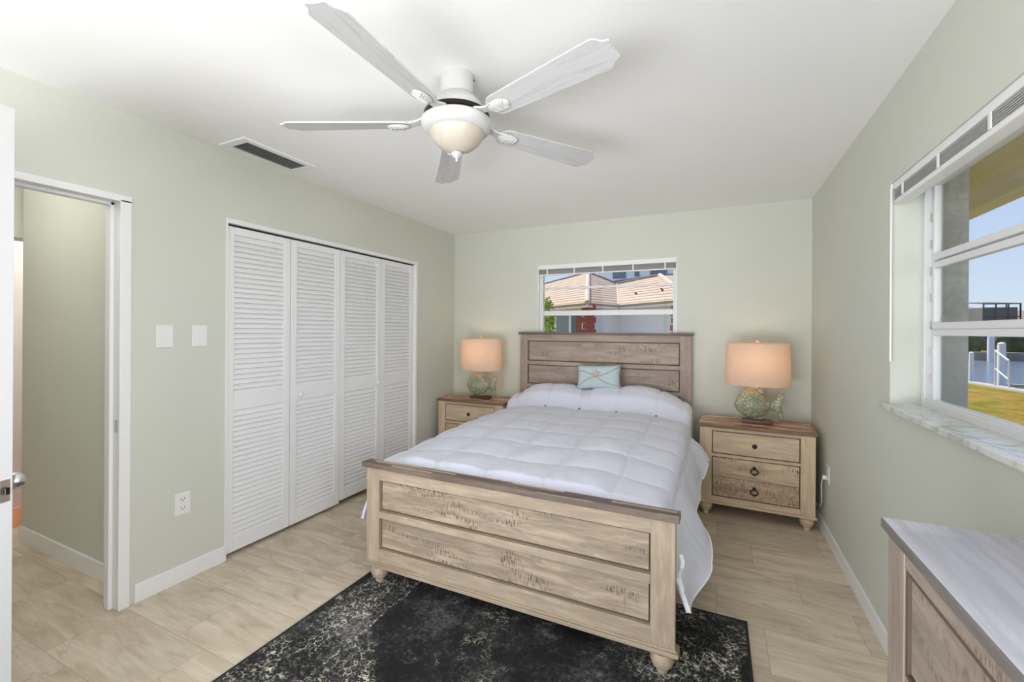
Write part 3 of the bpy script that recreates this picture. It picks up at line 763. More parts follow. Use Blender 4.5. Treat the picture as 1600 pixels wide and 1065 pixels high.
# ------------------------------------------------------------------ bed
RZ = 0.009
bed = empty('bed', (-0.94, 1.85, 0)); tag(bed, 'queen bed frame in whitewashed wood with panelled head and foot boards', 'bed')
def lc(o): return o
def bun(h, r, seg=28):
    return [(r*0.42, 0), (r*0.50, h*0.10), (r*0.48, h*0.24), (r*0.80, h*0.36), (r*0.86, h*0.44), (r*0.74, h*0.50), (r*0.98, h*0.60), (r*1.0, h*0.74), (r*0.92, h*0.90), (r*0.80, h*1.0)]
fb = empty('footboard', (0, 0, 0)); fb.parent = bed
def fx(x): return x + 0.94
m = MB(); 
m.box(fx(-1.739), fx(-1.652), -0.015, 0.025, 0.120, 0.632, 0.002); P1 = m.build('post', M['woodZ'], fb)
m = MB(); m.box(fx(-0.235), fx(-0.140), -0.015, 0.025, 0.120, 0.632, 0.002); m.build('post', M['woodZ'], fb)
a, b = fx(-1.652), fx(-0.235)
m = MB(); m.box(a, b, -0.013, 0.024, 0.566, 0.632, 0.001); m.build('top_rail', M['woodXp'], fb)
m = MB(); m.box(a, b, -0.019, 0.024, 0.362, 0.400, 0.003); m.build('middle_rail', M['woodXp'], fb)
m = MB(); m.box(a, b, -0.013, 0.024, 0.120, 0.192, 0.001); m.build('bottom_rail', M['woodXp'], fb)
def glazed_panel(parent, x0, x1, yf, z0, z1, mat, name='panel', th=0.012, g=0.008, seed=None):
    m = MB(); m.box(x0+g, x1-g, yf, yf+th, z0+g, z1-g, 0.002)
    p = m.build(name, mat, parent)
    m = MB(); m.box(x0, x1, yf+0.006, yf+th+0.002, z0, z1); m.build('dark_groove', M['groove'], p)
    return p
glazed_panel(fb, a, b, 0.002, 0.400, 0.566, M['woodX'])
glazed_panel(fb, a, b, 0.002, 0.192, 0.362, M['woodX2'])
m = MB(); m.box(fx(-1.757), fx(-0.126), -0.026, 0.040, 0.094, 0.112, 0.003); m.box(fx(-1.748), fx(-0.134), -0.020, 0.032, 0.112, 0.122, 0.002); m.build('base_moulding', M['woodXp'], fb)
m = MB(); m.mi = 0; m.box(fx(-1.757), fx(-0.124), -0.036, 0.034, 0.632, 0.660, 0.0025)
for f in m.b.faces:
    if f.normal.z > 0.9 or (f.calc_center_median().z > 0.659): f.material_index = 1
m.build('cap_rail', [M['capedge'], M['captop']], fb)
for x in (-1.660, -0.190):
    MB().lathe(bun(0.094-0.010, 0.048), (fx(x), 0.008, 0.010), 28).build('bun_foot', M['woodZ'], fb, True)
# headboard
hb = empty('headboard', (-0.045, 2.19, 0)); hb.parent = bed
def hx(x): return x + 0.985
Y0 = 0.0
MB().box(hx(-1.800), hx(-1.719), Y0, Y0+0.055, 0.10, 1.345, 0.002).build('post', M['headZ'], hb)
MB().box(hx(-0.283), hx(-0.190), Y0, Y0+0.055, 0.10, 1.345, 0.002).build('post', M['headZ'], hb)
a, b = hx(-1.719), hx(-0.283)
MB().box(a, b, Y0+0.003, Y0+0.05, 1.284, 1.345, 0.001).build('top_rail', M['headXp'], hb)
MB().box(a, b, Y0-0.002, Y0+0.05, 1.045, 1.083, 0.002).build('middle_rail', M['headXp'], hb)
MB().box(a, b, Y0-0.002, Y0+0.05, 0.815, 0.852, 0.002).build('middle_rail', M['headXp'], hb)
MB().box(a, b, Y0+0.002, Y0+0.05, 0.20, 0.30, 0.002).build('bottom_rail', M['headXp'], hb)
glazed_panel(hb, a, b, Y0+0.016, 1.083, 1.284, M['headX'])
glazed_panel(hb, a, b, Y0+0.016, 0.852, 1.045, M['headX'])
glazed_panel(hb, a, b, Y0+0.016, 0.30, 0.815, M['headX'])
m = MB(); m.box(hx(-1.816), hx(-0.178), Y0-0.016, Y0+0.062, 1.345, 1.367, 0.002); m.build('cap_rail', M['capedge'], hb)
for x in (-1.76, -0.237): MB().lathe(bun(0.10, 0.045), (hx(x), Y0+0.028, 0.0), 24).build('bun_foot', M['woodZ'], hb, True)
MB().box(fx(-1.745), fx(-1.718), 0.025, 2.19, 0.16, 0.36, 0.002).build('side_rail', M['woodY'], bed)
MB().box(fx(-0.250), fx(-0.223), 0.025, 2.19, 0.16, 0.36, 0.002).build('side_rail', M['woodY'], bed)
m = MB()
for i in range(9): m.box(fx(-1.715), fx(-0.255), 0.12+i*0.24, 0.20+i*0.24, 0.23, 0.25)
m.build('slats', M['woodXp'], bed)
o = MB().box(-1.70, -0.27, 1.93, 4.03, 0.252, 0.60, 0.05, 4).build('mattress', M['mattress'], None, True)
tag(o, 'white mattress on the bed frame under the comforter', 'mattress')

# ------------------------------------------------------------------ comforter
def ss(a, b, x):
    t = min(1, max(0, (x-a)/(b-a))); return t*t*(3-2*t)
YT = 3.685
def ztop(x, y, xc=-0.985):
    z = 0.655 + 0.040*ss(2.0, 2.9, y)
    d = abs(x-xc)
    z -= 0.035*ss(0.45, 0.80, d)
    z -= 0.13*(1-ss(1.895, 1.985, y))
    # sleeping pillows under the cover
    lob = 0.5+0.5*math.cos((x-xc)*2*PI/0.80+PI)
    hgt = 0.178 - 0.026*math.exp(-((x+1.02)/0.17)**2) + (0.012 if x > xc else -0.004)
    edge = max(0.0, 1-(d/0.85)**6)
    z += hgt*edge*(0.62*ss(YT-0.01, YT+0.075, y)+0.38*ss(YT, YT+0.21, y)) * (1-0.12*ss(3.95, 4.03, y))
    return z
SEAM_X = [-1.71, -1.39, -1.075, -0.755, -0.435, -0.24]
SEAM_Y = [1.92, 2.215, 2.50, 2.785, 3.08, 3.385, YT, 4.03]
def seamdist(v, arr):
    i = 0
    for i in range(len(arr)-1):
        if v < arr[i+1]: break
    a, b = arr[i], arr[i+1]
    return min(abs(v-a), abs(b-v)), (b-a)
def puff(u, y):
    xw = u + 0.010*math.sin(y*7+u*4); yw = y + 0.014*math.sin(u*9+1)-0.010*math.sin(u*4)
    dx, wx = seamdist(xw, ARC_X); dy, wy = seamdist(yw, SEAM_Y)
    fx_ = 1-math.exp(-dx/0.009); fy_ = 1-math.exp(-dy/0.011)
    p = fx_*fy_
    return 0.009*p + 0.016*p*math.sin(min(1, dx/(wx/2+1e-6))*PI/2)*math.sin(min(1, dy/(wy/2+1e-6))*PI/2)
ARC_X = [-1.75, -1.42, -1.11, -0.79, -0.47, -0.155, 0.155, 0.47, 0.79, 1.11, 1.42, 1.75]
ARC_X = [(-1.39 + 0.985) + 0.3185*k for k in range(-5, 9)]
def hem(y, right):
    if right:
        return 0.245 + 0.11*ss(1.95, 2.4, y) + 0.02*ss(2.3, 3.2, y) + 0.085*ss(3.26, 3.34, y)
    return 0.30 + 0.01*math.sin(y*5)
def build_comforter():
    xc = -0.985; Wt = 0.73; R = 0.075
    NU_T, NU_S, NV = 220, 46, 330
    ys = [1.905 + (4.02-1.905)*j/NV for j in range(NV+1)]
    grid = []; arcs = []
    for y in ys:
        row = []; ar = []
        for side in (-1, 1):
            pts = []
            zt = ztop(xc+side*Wt, y); zh = hem(y, side > 0)
            drop = zt-zh-R
            pts2 = []
            for k in range(1, NU_S+1):
                q = k/NU_S
                qa = 0.22
                if q <= qa:
                    th = q/qa*PI/2; px = Wt + R*math.sin(th); pz = zt - R*(1-math.cos(th)); arc = Wt + R*th
                else:
                    s_ = (q-qa)/(1-qa); dd = s_*drop
                    amp = s_**(0.8-0.4*ss(3.05, 3.3, y))
                    wav = 0.008*math.sin(y*8.5+side)*amp + 0.004*math.sin(y*19+2*side+s_*2)*amp
                    if side > 0:
                        flare = amp*(0.095 + 0.060*ss(1.93, 2.2, y) - 0.070*ss(2.3, 2.7, y)) + (0.055*ss(3.22, 3.34, y))*s_**0.35
                    else: flare = 0.055*amp
                    flare *= (1-0.92*ss(3.44, 3.57, y)) if side > 0 else (1-0.75*ss(3.5, 3.62, y))
                    if side > 0 and y > 3.56: wav *= 0.1
                    px = Wt + R + flare + wav; pz = zt - R - dd; arc = Wt + R*PI/2 + dd
                pts2.append((side, px, pz, arc))
            if side < 0: left = pts2
            else: right = pts2
        for s_, px, pz, arc in reversed(left): row.append(Vector((xc-px, y, pz))); ar.append(-arc)
        for i in range(NU_T+1):
            x = xc - Wt + 2*Wt*i/NU_T; row.append(Vector((x, y, ztop(x, y)))); ar.append(x-xc)
        for s_, px, pz, arc in right: row.append(Vector((xc+px, y, pz))); ar.append(arc)
        grid.append(row); arcs.append(ar)
    n = len(grid[0]); out = []
    for j in range(len(grid)):
        r2 = []
        for i in range(n):
            a = grid[j][min(i+1, n-1)] - grid[j][max(i-1, 0)]; b = grid[min(j+1, len(grid)-1)][i] - grid[max(j-1, 0)][i]
            nr = a.cross(b)
            nr = nr.normalized() if nr.length > 1e-9 else Vector((0, 0, 1))
            p = grid[j][i]; y = ys[j]
            if nr.z < -0.3: nr = -nr
            w_ = puff(arcs[j][i], y)
            side_ = ss(0.74, 0.95, abs(arcs[j][i])); w_ *= 1-0.72*side_
            w_ += 0.006*noise.noise(Vector((p.x*6, p.y*6, p.z*6))) + 0.0035*noise.noise(Vector((p.x*22, p.y*9, p.z*15)))
            # short gathers tucked down behind the footboard
            if y < 2.15: w_ += 0.004*math.sin(p.x*70+3*math.sin(p.x*11))*(1-ss(1.93, 2.15, y))*max(0, noise.noise(Vector((p.x*5, 0, 3)))+0.3)
            r2.append(p + nr*w_)
        out.append(r2)
    bm = bmesh.new(); V = [[bm.verts.new(p) for p in r_] for r_ in out]
    for j in range(len(V)-1):
        for i in range(n-1): bm.faces.new((V[j][i], V[j][i+1], V[j+1][i+1], V[j+1][i]))
    me = bpy.data.meshes.new('comforter'); bm.to_mesh(me); bm.free(); me.materials.append(M['comforter'])
    for p in me.polygons: p.use_smooth = True
    o = bpy.data.objects.new('comforter', me); C.objects.link(o)
    md = o.modifiers.new('thick', 'SOLIDIFY'); md.thickness = 0.016; md.offset = -1
    tag(o, 'puffy white box-quilted comforter spread over the bed', 'comforter')
    # piping along both side hems and the right foot edge
    for i in (0, n-1):
        m = MB(); m.tube([out[j][i] for j in range(0, len(out), 2)], 0.0045, 6); p_ = m.build('hem_piping', M['piping'], o, 'all')
    m = MB(); m.tube([out[0][i] for i in range(n-NU_S+4, n)], 0.0045, 6); m.build('hem_piping', M['piping'], o, 'all')
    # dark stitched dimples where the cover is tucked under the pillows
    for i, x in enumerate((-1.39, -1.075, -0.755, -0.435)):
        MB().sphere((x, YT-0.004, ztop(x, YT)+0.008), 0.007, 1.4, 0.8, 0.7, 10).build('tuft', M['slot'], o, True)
    return o
comf = build_comforter()
# mattress law tag showing at the foot corner
m = MB()
pts = []
for k in range(7):
    z = 0.47 - k*0.024
    x = -0.131 + 0.008*math.sin(k*1.3); y = 1.902 + 0.006*math.cos(k*1.7)
    pts.append((x, y, z))
for p, q in zip(pts, pts[1:]):
    m.quad((p[0]-0.001, p[1]-0.0, p[2]), (p[0]+0.013, p[1]+0.008, p[2]), (q[0]+0.013, q[1]+0.008, q[2]), (q[0]-0.001, q[1], q[2]))
o = m.build('bedding_tag', M['tag']); md = o.modifiers.new('thick', 'SOLIDIFY'); md.thickness = 0.0015
tag(o, 'crumpled white bedding tag hanging at the right foot corner of the bed', 'tag')

# decorative pillow
def cushion(w, h, d, n=28):
    bm = bmesh.new()
    def P(u, v, s):
        # u,v in -1..1 ; pinched edges, full centre
        x = u*w/2*(1-0.07*(1-v*v)*abs(u)**3); z = v*h/2*(1-0.09*(1-u*u)*abs(v)**3)
        t = max(0.0, (1-u**4))**0.55*max(0.0, (1-v**4))**0.55
        return Vector((x, s*d/2*t, z))
    F = [[bm.verts.new(P(-1+2*i/n, -1+2*j/n, -1)) for i in range(n+1)] for j in range(n+1)]
    B = [[(F[j][i] if i in (0, n) or j in (0, n) else bm.verts.new(P(-1+2*i/n, -1+2*j/n, 1))) for i in range(n+1)] for j in range(n+1)]
    for j in range(n):
        for i in range(n):
            bm.faces.new((F[j][i], F[j][i+1], F[j+1][i+1], F[j+1][i])); bm.faces.new((B[j][i], B[j+1][i], B[j+1][i+1], B[j][i+1]))
    return bm
pl = empty('throw_pillow', (-0.955, 3.88, 0.968), 0.05); tag(pl, 'small pale aqua throw pillow with twine cross and starfish against the headboard', 'throw pillow')
pl.rotation_euler = (math.radians(-18), math.radians(-2.5), 0.03)
m = MB(); m.b = cushion(0.40, 0.225, 0.115); m.build('cover', M['pillow'], pl, 'all')
def onp(u, v):
    t = max(0.0, (1-u**4))**0.55*max(0.0, (1-v**4))**0.55
    return (u*0.20, -0.0575*t-0.002, v*0.1125)
for A_, B_ in (((-1, 0.45), (0.98, -0.75)), ((-0.95, -0.9), (0.97, 0.85))):
    pts = [onp(A_[0]+(B_[0]-A_[0])*t/24, (A_[1]+(B_[1]-A_[1])*t/24) + 0.16*math.sin(t/24*2*PI)) for t in range(25)]
    MB().tube(pts, 0.0032, 6).build('twine', M['twine'], pl, 'all')
m = MB(); cx, cz = -0.008, 0.018
for k in range(5):
    a = k*2*PI/5+0.5
    m.tube([(cx, -0.064, cz), (cx+0.018*math.cos(a), -0.066, cz+0.018*math.sin(a)), (cx+0.040*math.cos(a), -0.060, cz+0.040*math.sin(a))], 0.006, 8, rs=[0.010, 0.008, 0.002])
m.build('starfish', M['starfish'], pl, 'all')

# ------------------------------------------------------------------ nightstand
def make_nightstand(label, loc, rz):
    r = empty('nightstand', loc, rz); tag(r, label, 'nightstand')
    # local: front at y=0, x 0..0.735, body depth 0.395
    Wd, Dp = 0.735, 0.385; fz = 0.092
    m = MB()
    m.box(0.0, 0.018, 0.02, Dp, fz+0.02, 0.665); m.box(Wd-0.018, Wd, 0.02, Dp, fz+0.02, 0.665); m.box(0.0, Wd, Dp-0.012, Dp, fz+0.02, 0.665); m.box(0.018, Wd-0.018, 0.03, Dp, fz+0.02, fz+0.035)
    m.build('carcass', M['nsZ'], r)
    MB().box(0.0, 0.084, 0.0, 0.022, fz+0.015, 0.665, 0.002).build('front_post', M['nsZ'], r)
    MB().box(Wd-0.088, Wd, 0.0, 0.022, fz+0.015, 0.665, 0.002).build('front_post', M['nsZ'], r)
    a, b = 0.084, Wd-0.088
    MB().box(a, b, 0.001, 0.022, 0.640, 0.665, 0.001).build('top_rail', M['nsXp'], r)
    MB().box(a, b, 0.001, 0.022, 0.447, 0.468, 0.001).build('middle_rail', M['nsXp'], r)
    MB().box(a, b, 0.001, 0.022, fz+0.018, 0.148, 0.001).build('bottom_rail', M['nsXp'], r)
    MB().box(-0.008, Wd+0.008, -0.010, Dp, fz, fz+0.018, 0.003).build('base_moulding', M['nsXp'], r)
    m = MB(); m.box(-0.010, Wd+0.012, -0.016, Dp+0.006, 0.665, 0.690, 0.004)
    for f in m.b.faces:
        if f.calc_center_median().z > 0.6895: f.material_index = 1
    m.build('top', [M['nsedge'], M['nstop']], r)
    def ring(p, z):
        k = MB(); k.sphere((0, -0.010, 0.030), 0.011, 1, 0.9, 1, 12)
        pts = [(0.024*math.sin(t*2*PI/20), -0.014-0.003*math.cos(t*2*PI/20), 0.004+0.020*math.cos(t*2*PI/20)) for t in range(20)]
        k.tube(pts, 0.0042, 8, True); k.sphere((0.0, -0.014, -0.018), 0.006, 1.6, 1, 1, 10)
        k = k.build('ring_pull', M['bronze'], p, 'all'); k.location = ((a+b)/2, 0.004, z)
    for nm, z0, z1, mt, kind in (('drawer', 0.468, 0.640, M['nsXp'], 'knob'), ('drawer', 0.298, 0.447, M['nsX'], 'ring'), ('drawer', 0.148, 0.298, M['nsX2'], 'ring')):
        m = MB(); g = 0.007
        z0g, z1g = (z0 + (g if kind == 'knob' or z0 < 0.2 else 0.001)), (z1 - (g if kind == 'knob' or z0 > 0.2 else 0.001))
        m.box(a+g, b-g, 0.004, 0.018, z0g, z1g, 0.0015)
        p = m.build(nm, mt, r)
        MB().box(a, b, 0.012, 0.020, z0, z1).build('dark_groove', M['groove'], p)
        if kind == 'knob':
            k = MB().lathe([(0.006, 0), (0.006, 0.010), (0.015, 0.016), (0.016, 0.022), (0.009, 0.028), (0.004, 0.029)], n=24)
            k.rot(PI/2, 'X'); k = k.build('knob', M['bronze'], p, True); k.location = ((a+b)/2, 0.004, (z0+z1)/2)
        else: ring(p, (z0+z1)/2-0.008)
    for x in (0.045, Wd-0.045):
        for y in (0.04, Dp-0.045):
            MB().lathe(bun(fz, 0.044), (x, y, 0), 24).build('bun_foot', M['nsZ'], r, True)
    return r
ns = make_nightstand('whitewashed three-drawer nightstand between the bed and the window wall', (-0.108, 3.625, 0), math.radians(-2.0))
dup(ns, (-2.570, 3.715, 0), 0.0, 'whitewashed nightstand in the left corner between the closet wall and the bed')

# ------------------------------------------------------------------ fish lamp
def make_lamp(label, loc, rz):
    r = empty('table_lamp', loc, rz); tag(r, label, 'table lamp')
    MB().box(-0.100, 0.100, -0.045, 0.045, 0.0, 0.030, 0.003).build('pedestal', M['pedestal'], r)
    fish = empty('fish', (0, 0, 0)); fish.parent = r
    # body: loft along x; (x, z_bottom, z_top, half thickness)
    sec = [(-0.155, 0.122, 0.134, 0.008), (-0.150, 0.108, 0.150, 0.018), (-0.136, 0.086, 0.186, 0.031), (-0.114, 0.064, 0.220, 0.043), (-0.086, 0.046, 0.245, 0.052),
           (-0.052, 0.035, 0.260, 0.058), (-0.018, 0.031, 0.260, 0.057), (0.014, 0.038, 0.243, 0.050), (0.042, 0.056, 0.214, 0.040), (0.064, 0.080, 0.182, 0.029), (0.080, 0.097, 0.160, 0.020), (0.094, 0.102, 0.154, 0.016)]
    m = MB(); rings = []; n = 28
    for x, zb, zt, t in sec:
        zc, zh = (zb+zt)/2, (zt-zb)/2
        rings.append([m.b.verts.new((x, t*math.copysign(abs(math.cos(q))**0.9, math.cos(q)), zc+zh*math.sin(q))) for q in [2*PI*i/n for i in range(n)]])
    for a_, b_ in zip(rings, rings[1:]):
        for i in range(n): m.b.faces.new((a_[i], a_[(i+1) % n], b_[(i+1) % n], b_[i]))
    m.b.faces.new(rings[0][::-1]); m.b.faces.new(rings[-1])
    o = m.build('body', M['fish'], r, 'all'); md = o.modifiers.new('sub', 'SUBSURF'); md.levels = 1; md.render_levels = 2
    def fin(name, outline, th, bulge=0.0):
        m = MB(); k = len(outline)
        F = [m.b.verts.new((x, -th/2, z)) for x, z in outline]; B = [m.b.verts.new((x, th/2, z)) for x, z in outline]
        cx_ = sum(p[0] for p in outline)/k; cz_ = sum(p[1] for p in outline)/k
        f0 = m.b.verts.new((cx_, -th/2-bulge, cz_)); f1 = m.b.verts.new((cx_, th/2+bulge, cz_))
        for i in range(k):
            j = (i+1) % k
            m.b.faces.new((F[i], F[j], f0)); m.b.faces.new((B[j], B[i], f1)); m.b.faces.new((F[i], B[i], B[j], F[j]))
        o = m.build(name, M['fish'], r, 'all'); md = o.modifiers.new('sub', 'SUBSURF'); md.levels = 1; md.render_levels = 2
        return o
    fin('tail', [(0.080, 0.104), (0.080, 0.152), (0.106, 0.172), (0.124, 0.208), (0.142, 0.236), (0.160, 0.248), (0.176, 0.242), (0.182, 0.214), (0.174, 0.178), (0.158, 0.142), (0.164, 0.112), (0.174, 0.076), (0.174, 0.044), (0.164, 0.032), (0.146, 0.044), (0.122, 0.078), (0.104, 0.098)], 0.022, 0.006)
    fin('dorsal_fin', [(-0.100, 0.222), (-0.088, 0.250), (-0.058, 0.272), (-0.018, 0.279), (0.020, 0.275), (0.046, 0.262), (0.054, 0.238), (0.046, 0.205), (-0.01, 0.235)], 0.020, 0.004)
    fin('ventral_fin', [(-0.050, 0.030), (-0.020, 0.028), (0.030, 0.028), (0.055, 0.034), (0.045, 0.060), (-0.040, 0.055)], 0.030, 0.006)
    for s in (-1, 1): MB().sphere((-0.118, s*0.031, 0.158), 0.0075, 1, 0.6, 1, 12).build('eye', M['fish'], r, True)
    bpy.data.objects.remove(fish)
    MB().lathe([(0.010, 0.268), (0.010, 0.290), (0.006, 0.292), (0.006, 0.400), (0.016, 0.402), (0.016, 0.435)], n=16).build('stem', M['nickel'], r, True)
    z0, z1, R0, R1 = 0.292, 0.606, 0.222, 0.214
    m = MB(); n = 72; hs = [z0 + (z1-z0)*i/6 for i in range(7)]
    rg = []
    for z in hs:
        q = (z-z0)/(z1-z0); R = R0+(R1-R0)*q
        rg.append([m.b.verts.new((R*math.cos(2*PI*i/n), 0.74*R*math.sin(2*PI*i/n), z)) for i in range(n)])
    for a_, b_ in zip(rg, rg[1:]):
        for i in range(n): m.b.faces.new((a_[i], a_[(i+1) % n], b_[(i+1) % n], b_[i]))
    sh = m.build('lamp_shade', M['shade'], r, 'all')
    # wire spider and rims
    for z, R in ((z0, R0), (z1, R1)):
        m = MB(); m.tube([((R-0.001)*math.cos(2*PI*i/48), 0.74*(R-0.001)*math.sin(2*PI*i/48), z) for i in range(48)], 0.0025, 6, True)
        if z == z1: m.tube([(-R1, 0, z1-0.004), (0, 0, z1-0.012), (R1, 0, z1-0.004)], 0.002, 6)
        m.build('shade_rim', M['shell'], sh, 'all')
    m = MB(); m.tube([(0, -0.0, 0.44)] + [(0.055*math.sin(t*PI/8), 0, 0.44+0.155*t/8) for t in range(1, 8)] + [(0, 0, 0.60)], 0.002, 6)
    m.tube([(0, -0.0, 0.44)] + [(-0.055*math.sin(t*PI/8), 0, 0.44+0.155*t/8) for t in range(1, 8)] + [(0, 0, 0.60)], 0.002, 6); m.build('harp', M['nickel'], r, 'all')
    MB().lathe([(0.004, 0.600), (0.006, 0.612), (0.015, 0.618), (0.019, 0.628), (0.013, 0.637), (0.005, 0.645), (0.002, 0.647)], n=16).build('finial', M['shell'], r, True)
    MB().sphere((0, 0, 0.475), 0.028, 1, 1, 1.25, 16).build('bulb', M['bulb'], r, True)
    return r
l1 = make_lamp('green ceramic fish lamp with lit linen shade on the right nightstand', (0.285, 3.800, 0.690), math.radians(-1))
dup(l1, (-2.160, 3.870, 0.690), math.radians(2), 'green ceramic fish lamp with lit linen shade on the left nightstand')
# lamp cord down the wall
m = MB()
m.tube([(XR-0.012, 3.52, 0.42), (XR-0.030, 3.525, 0.41), (XR-0.034, 3.55, 0.37), (XR-0.030, 3.565, 0.30), (XR-0.022, 3.60, 0.22), (XR-0.022, 3.66, 0.17), (XR-0.022, 3.80, 0.15)], 0.003, 6)
m.box(XR-0.034, XR-0.010, 3.508, 3.532, 0.405, 0.430, 0.003)
o = m.build('lamp_cord', M['plastic'], None, True); tag(o, 'white lamp cord plugged in beside the right nightstand', 'cord')

# ------------------------------------------------------------------ dresser
dr = empty('dresser', (0.362, -0.30, 0)); tag(dr, 'long whitewashed dresser with a smooth top coloured pale for glare under the right window', 'dresser')
LY = 1.600; DX = 0.304; HT = 0.948    # local: front at x=0 facing -X, runs along +Y
m = MB(); m.box(-0.006, DX, -0.012, LY+0.012, HT-0.026, HT, 0.006, 3)
for f in m.b.faces:
    if f.normal.z > 0.9 or f.calc_center_median().z > HT-0.0005: f.material_index = 1
m.build('top', [M['dredge'], M['drtop']], dr)
m = MB(); m.box(0.03, DX-0.004, LY-0.022, LY-0.002, 0.11, HT-0.026); m.box(0.03, DX-0.004, 0.0, 0.02, 0.11, HT-0.026); m.box(DX-0.016, DX-0.004, 0, LY-0.01, 0.11, HT-0.026); m.box(0.04, DX-0.004, 0, LY-0.01, 0.11, 0.13)
m.build('carcass', M['dressZ'], dr)
for ya, yb in ((LY-0.094, LY), (0, 0.09)):
    MB().box(0.006, 0.034, ya, yb, 0.105, HT-0.026, 0.002).build('front_post', M['dressZ'], dr)
zz = [0.105, 0.150, 0.370, 0.392, 0.628, 0.650, 0.880, HT-0.026]
for a, b in ((0, 1), (2, 3), (4, 5), (6, 7)):
    MB().box(0.008, 0.034, 0.09, LY-0.094, zz[a], zz[b], 0.001).build('rail', M['dressY'], dr)
MB().box(0.010, 0.034, LY/2-0.02, LY/2+0.02, 0.15, 0.88).build('divider', M['dressZ'], dr)
for (a, b) in ((1, 2), (3, 4), (5, 6)):
    for ya, yb in ((0.09, LY/2-0.02), (LY/2+0.02, LY-0.094)):
        g = 0.014; p = MB().box(0.015, 0.030, ya+g, yb-g, zz[a]+g, zz[b]-g, 0.002).build('drawer', M['dressY'], dr)
        MB().box(0.027, 0.033, ya, yb, zz[a], zz[b]).build('dark_groove', M['groove'], p)
        m = MB()
        m.box(0.0095, 0.030, yb-0.013, yb, zz[a], zz[b]); m.box(0.0095, 0.030, ya, ya+0.013, zz[a], zz[b]); m.box(0.0095, 0.030, ya+0.013, yb-0.013, zz[b]-0.010, zz[b]); m.box(0.0095, 0.030, ya+0.013, yb-0.013, zz[a], zz[a]+0.010)
        m.build('drawer_surround', M['surround'], p)
        k = MB().lathe([(0.006, 0), (0.006, 0.012), (0.015, 0.018), (0.016, 0.024), (0.008, 0.029)], n=20); k.rot(-PI/2, 'Y')
        k = k.build('knob', M['bronze'], p, True); k.location = (0.014, (ya+yb)/2, (zz[a]+zz[b])/2)
MB().box(-0.002, DX-0.002, -0.006, LY+0.006, 0.086, 0.105, 0.003).build('base_moulding', M['dressY'], dr)
for x in (0.050, DX-0.055):
    for y in (0.05, LY-0.05): MB().lathe(bun(0.086, 0.044), (x, y, 0), 24).build('bun_foot', M['dressZ'], dr, True)

# ------------------------------------------------------------------ ceiling fill lamps (added out of view to brighten hall and far room)
def flush(name, label, loc, energy, col):
    r = empty(name, loc); tag(r, label, 'added light')
    MB().lathe([(0.11, -0.001), (0.12, -0.02), (0.11, -0.025)], n=24).build('base', M['trim'], r, True)
    lamp(name+'_light', 'POINT', (loc[0], loc[1], loc[2]-0.10), energy, col, radius=0.08)
flush('flush_light', 'added round fill light on the hall ceiling, out of sight', (-3.45, 0.55, H), 11, (1.0, 0.97, 0.93))
flush('flush_light', 'added round fill light on the far room ceiling, out of sight', (-4.45, 1.9, H), 18, (1.0, 0.95, 0.92))

# ------------------------------------------------------------------ house roof and eaves
m = MB(); m.box(-6.0, 1.62, -2.0, 5.0, 2.72, 2.80)  # unseen roof slab, added to block the sun from the rooms
o = struct(m.build('roof', M['farroof'])); 
m = MB(); m.box(XR+0.17, 1.62, -2.0, 5.0, 2.26, 2.27); m.box(XL-0.3, XR+0.17, YB+0.12, 5.0, 2.26, 2.27)
struct(m.build('soffit', M['soffit']), 'beige board soffit of the eave outside the right window')
m = MB(); m.box(1.50, 1.62, -2.0, 5.0, 2.185, 2.26); m.box(1.60, 1.62, -2.0, 5.0, 2.26, 2.72); m.box(XL-0.3, 1.5, 4.98, 5.0, 2.2, 2.72)
struct(m.build('fascia', M['soffit']), 'eave fascia beam outside the right window')
m = MB(); m.box(XR+0.172, 1.012, 2.60, 2.95, -0.15, 2.26, 0.004)
struct(m.build('wall_wing', M['stucco']), 'grey stucco wing wall outside the right window')

# ------------------------------------------------------------------ grounds
def at_az(az, Y, z): return (az*Y, Y, z)
m = MB()
# lawn: from the house out to the seawall line
SW = [(-2.0, 31.2), (0.9, 27.0), (6.974, 18.0), (7.227, 15.9), (9.0, 4.0), (12.0, -12.0)]
lawn = [(XR+0.17, -12, -0.15)] + [(x, y, -0.15) for x, y in SW[::-1]] + [(-2.0, 40, -0.15), (-30, 40, -0.15), (-30, YB+0.12, -0.15), (XR+0.17, YB+0.12, -0.15)]
m.slab(lawn, 0.3)
tag(m.build('lawn', M['grass']), 'green and straw coloured lawn between the window and the canal', 'lawn', kind='structure')
m = MB()
for (ax, ay), (bx, by) in zip(SW, SW[1:]):
    m.slab([(ax, ay, -0.10), (ax+0.30, ay+0.06, -0.10), (bx+0.30, by+0.06, -0.10), (bx, by, -0.10)], 1.4)
tag(m.build('seawall', M['concrete']), 'pale concrete seawall cap at the lawn edge', 'seawall', kind='structure')
MB().box(-40, 160, -30, 160, -1.40, -1.20).build('water', M['water'])
tag(bpy.data.objects['water'], 'blue rippled canal water', 'water', kind='structure')
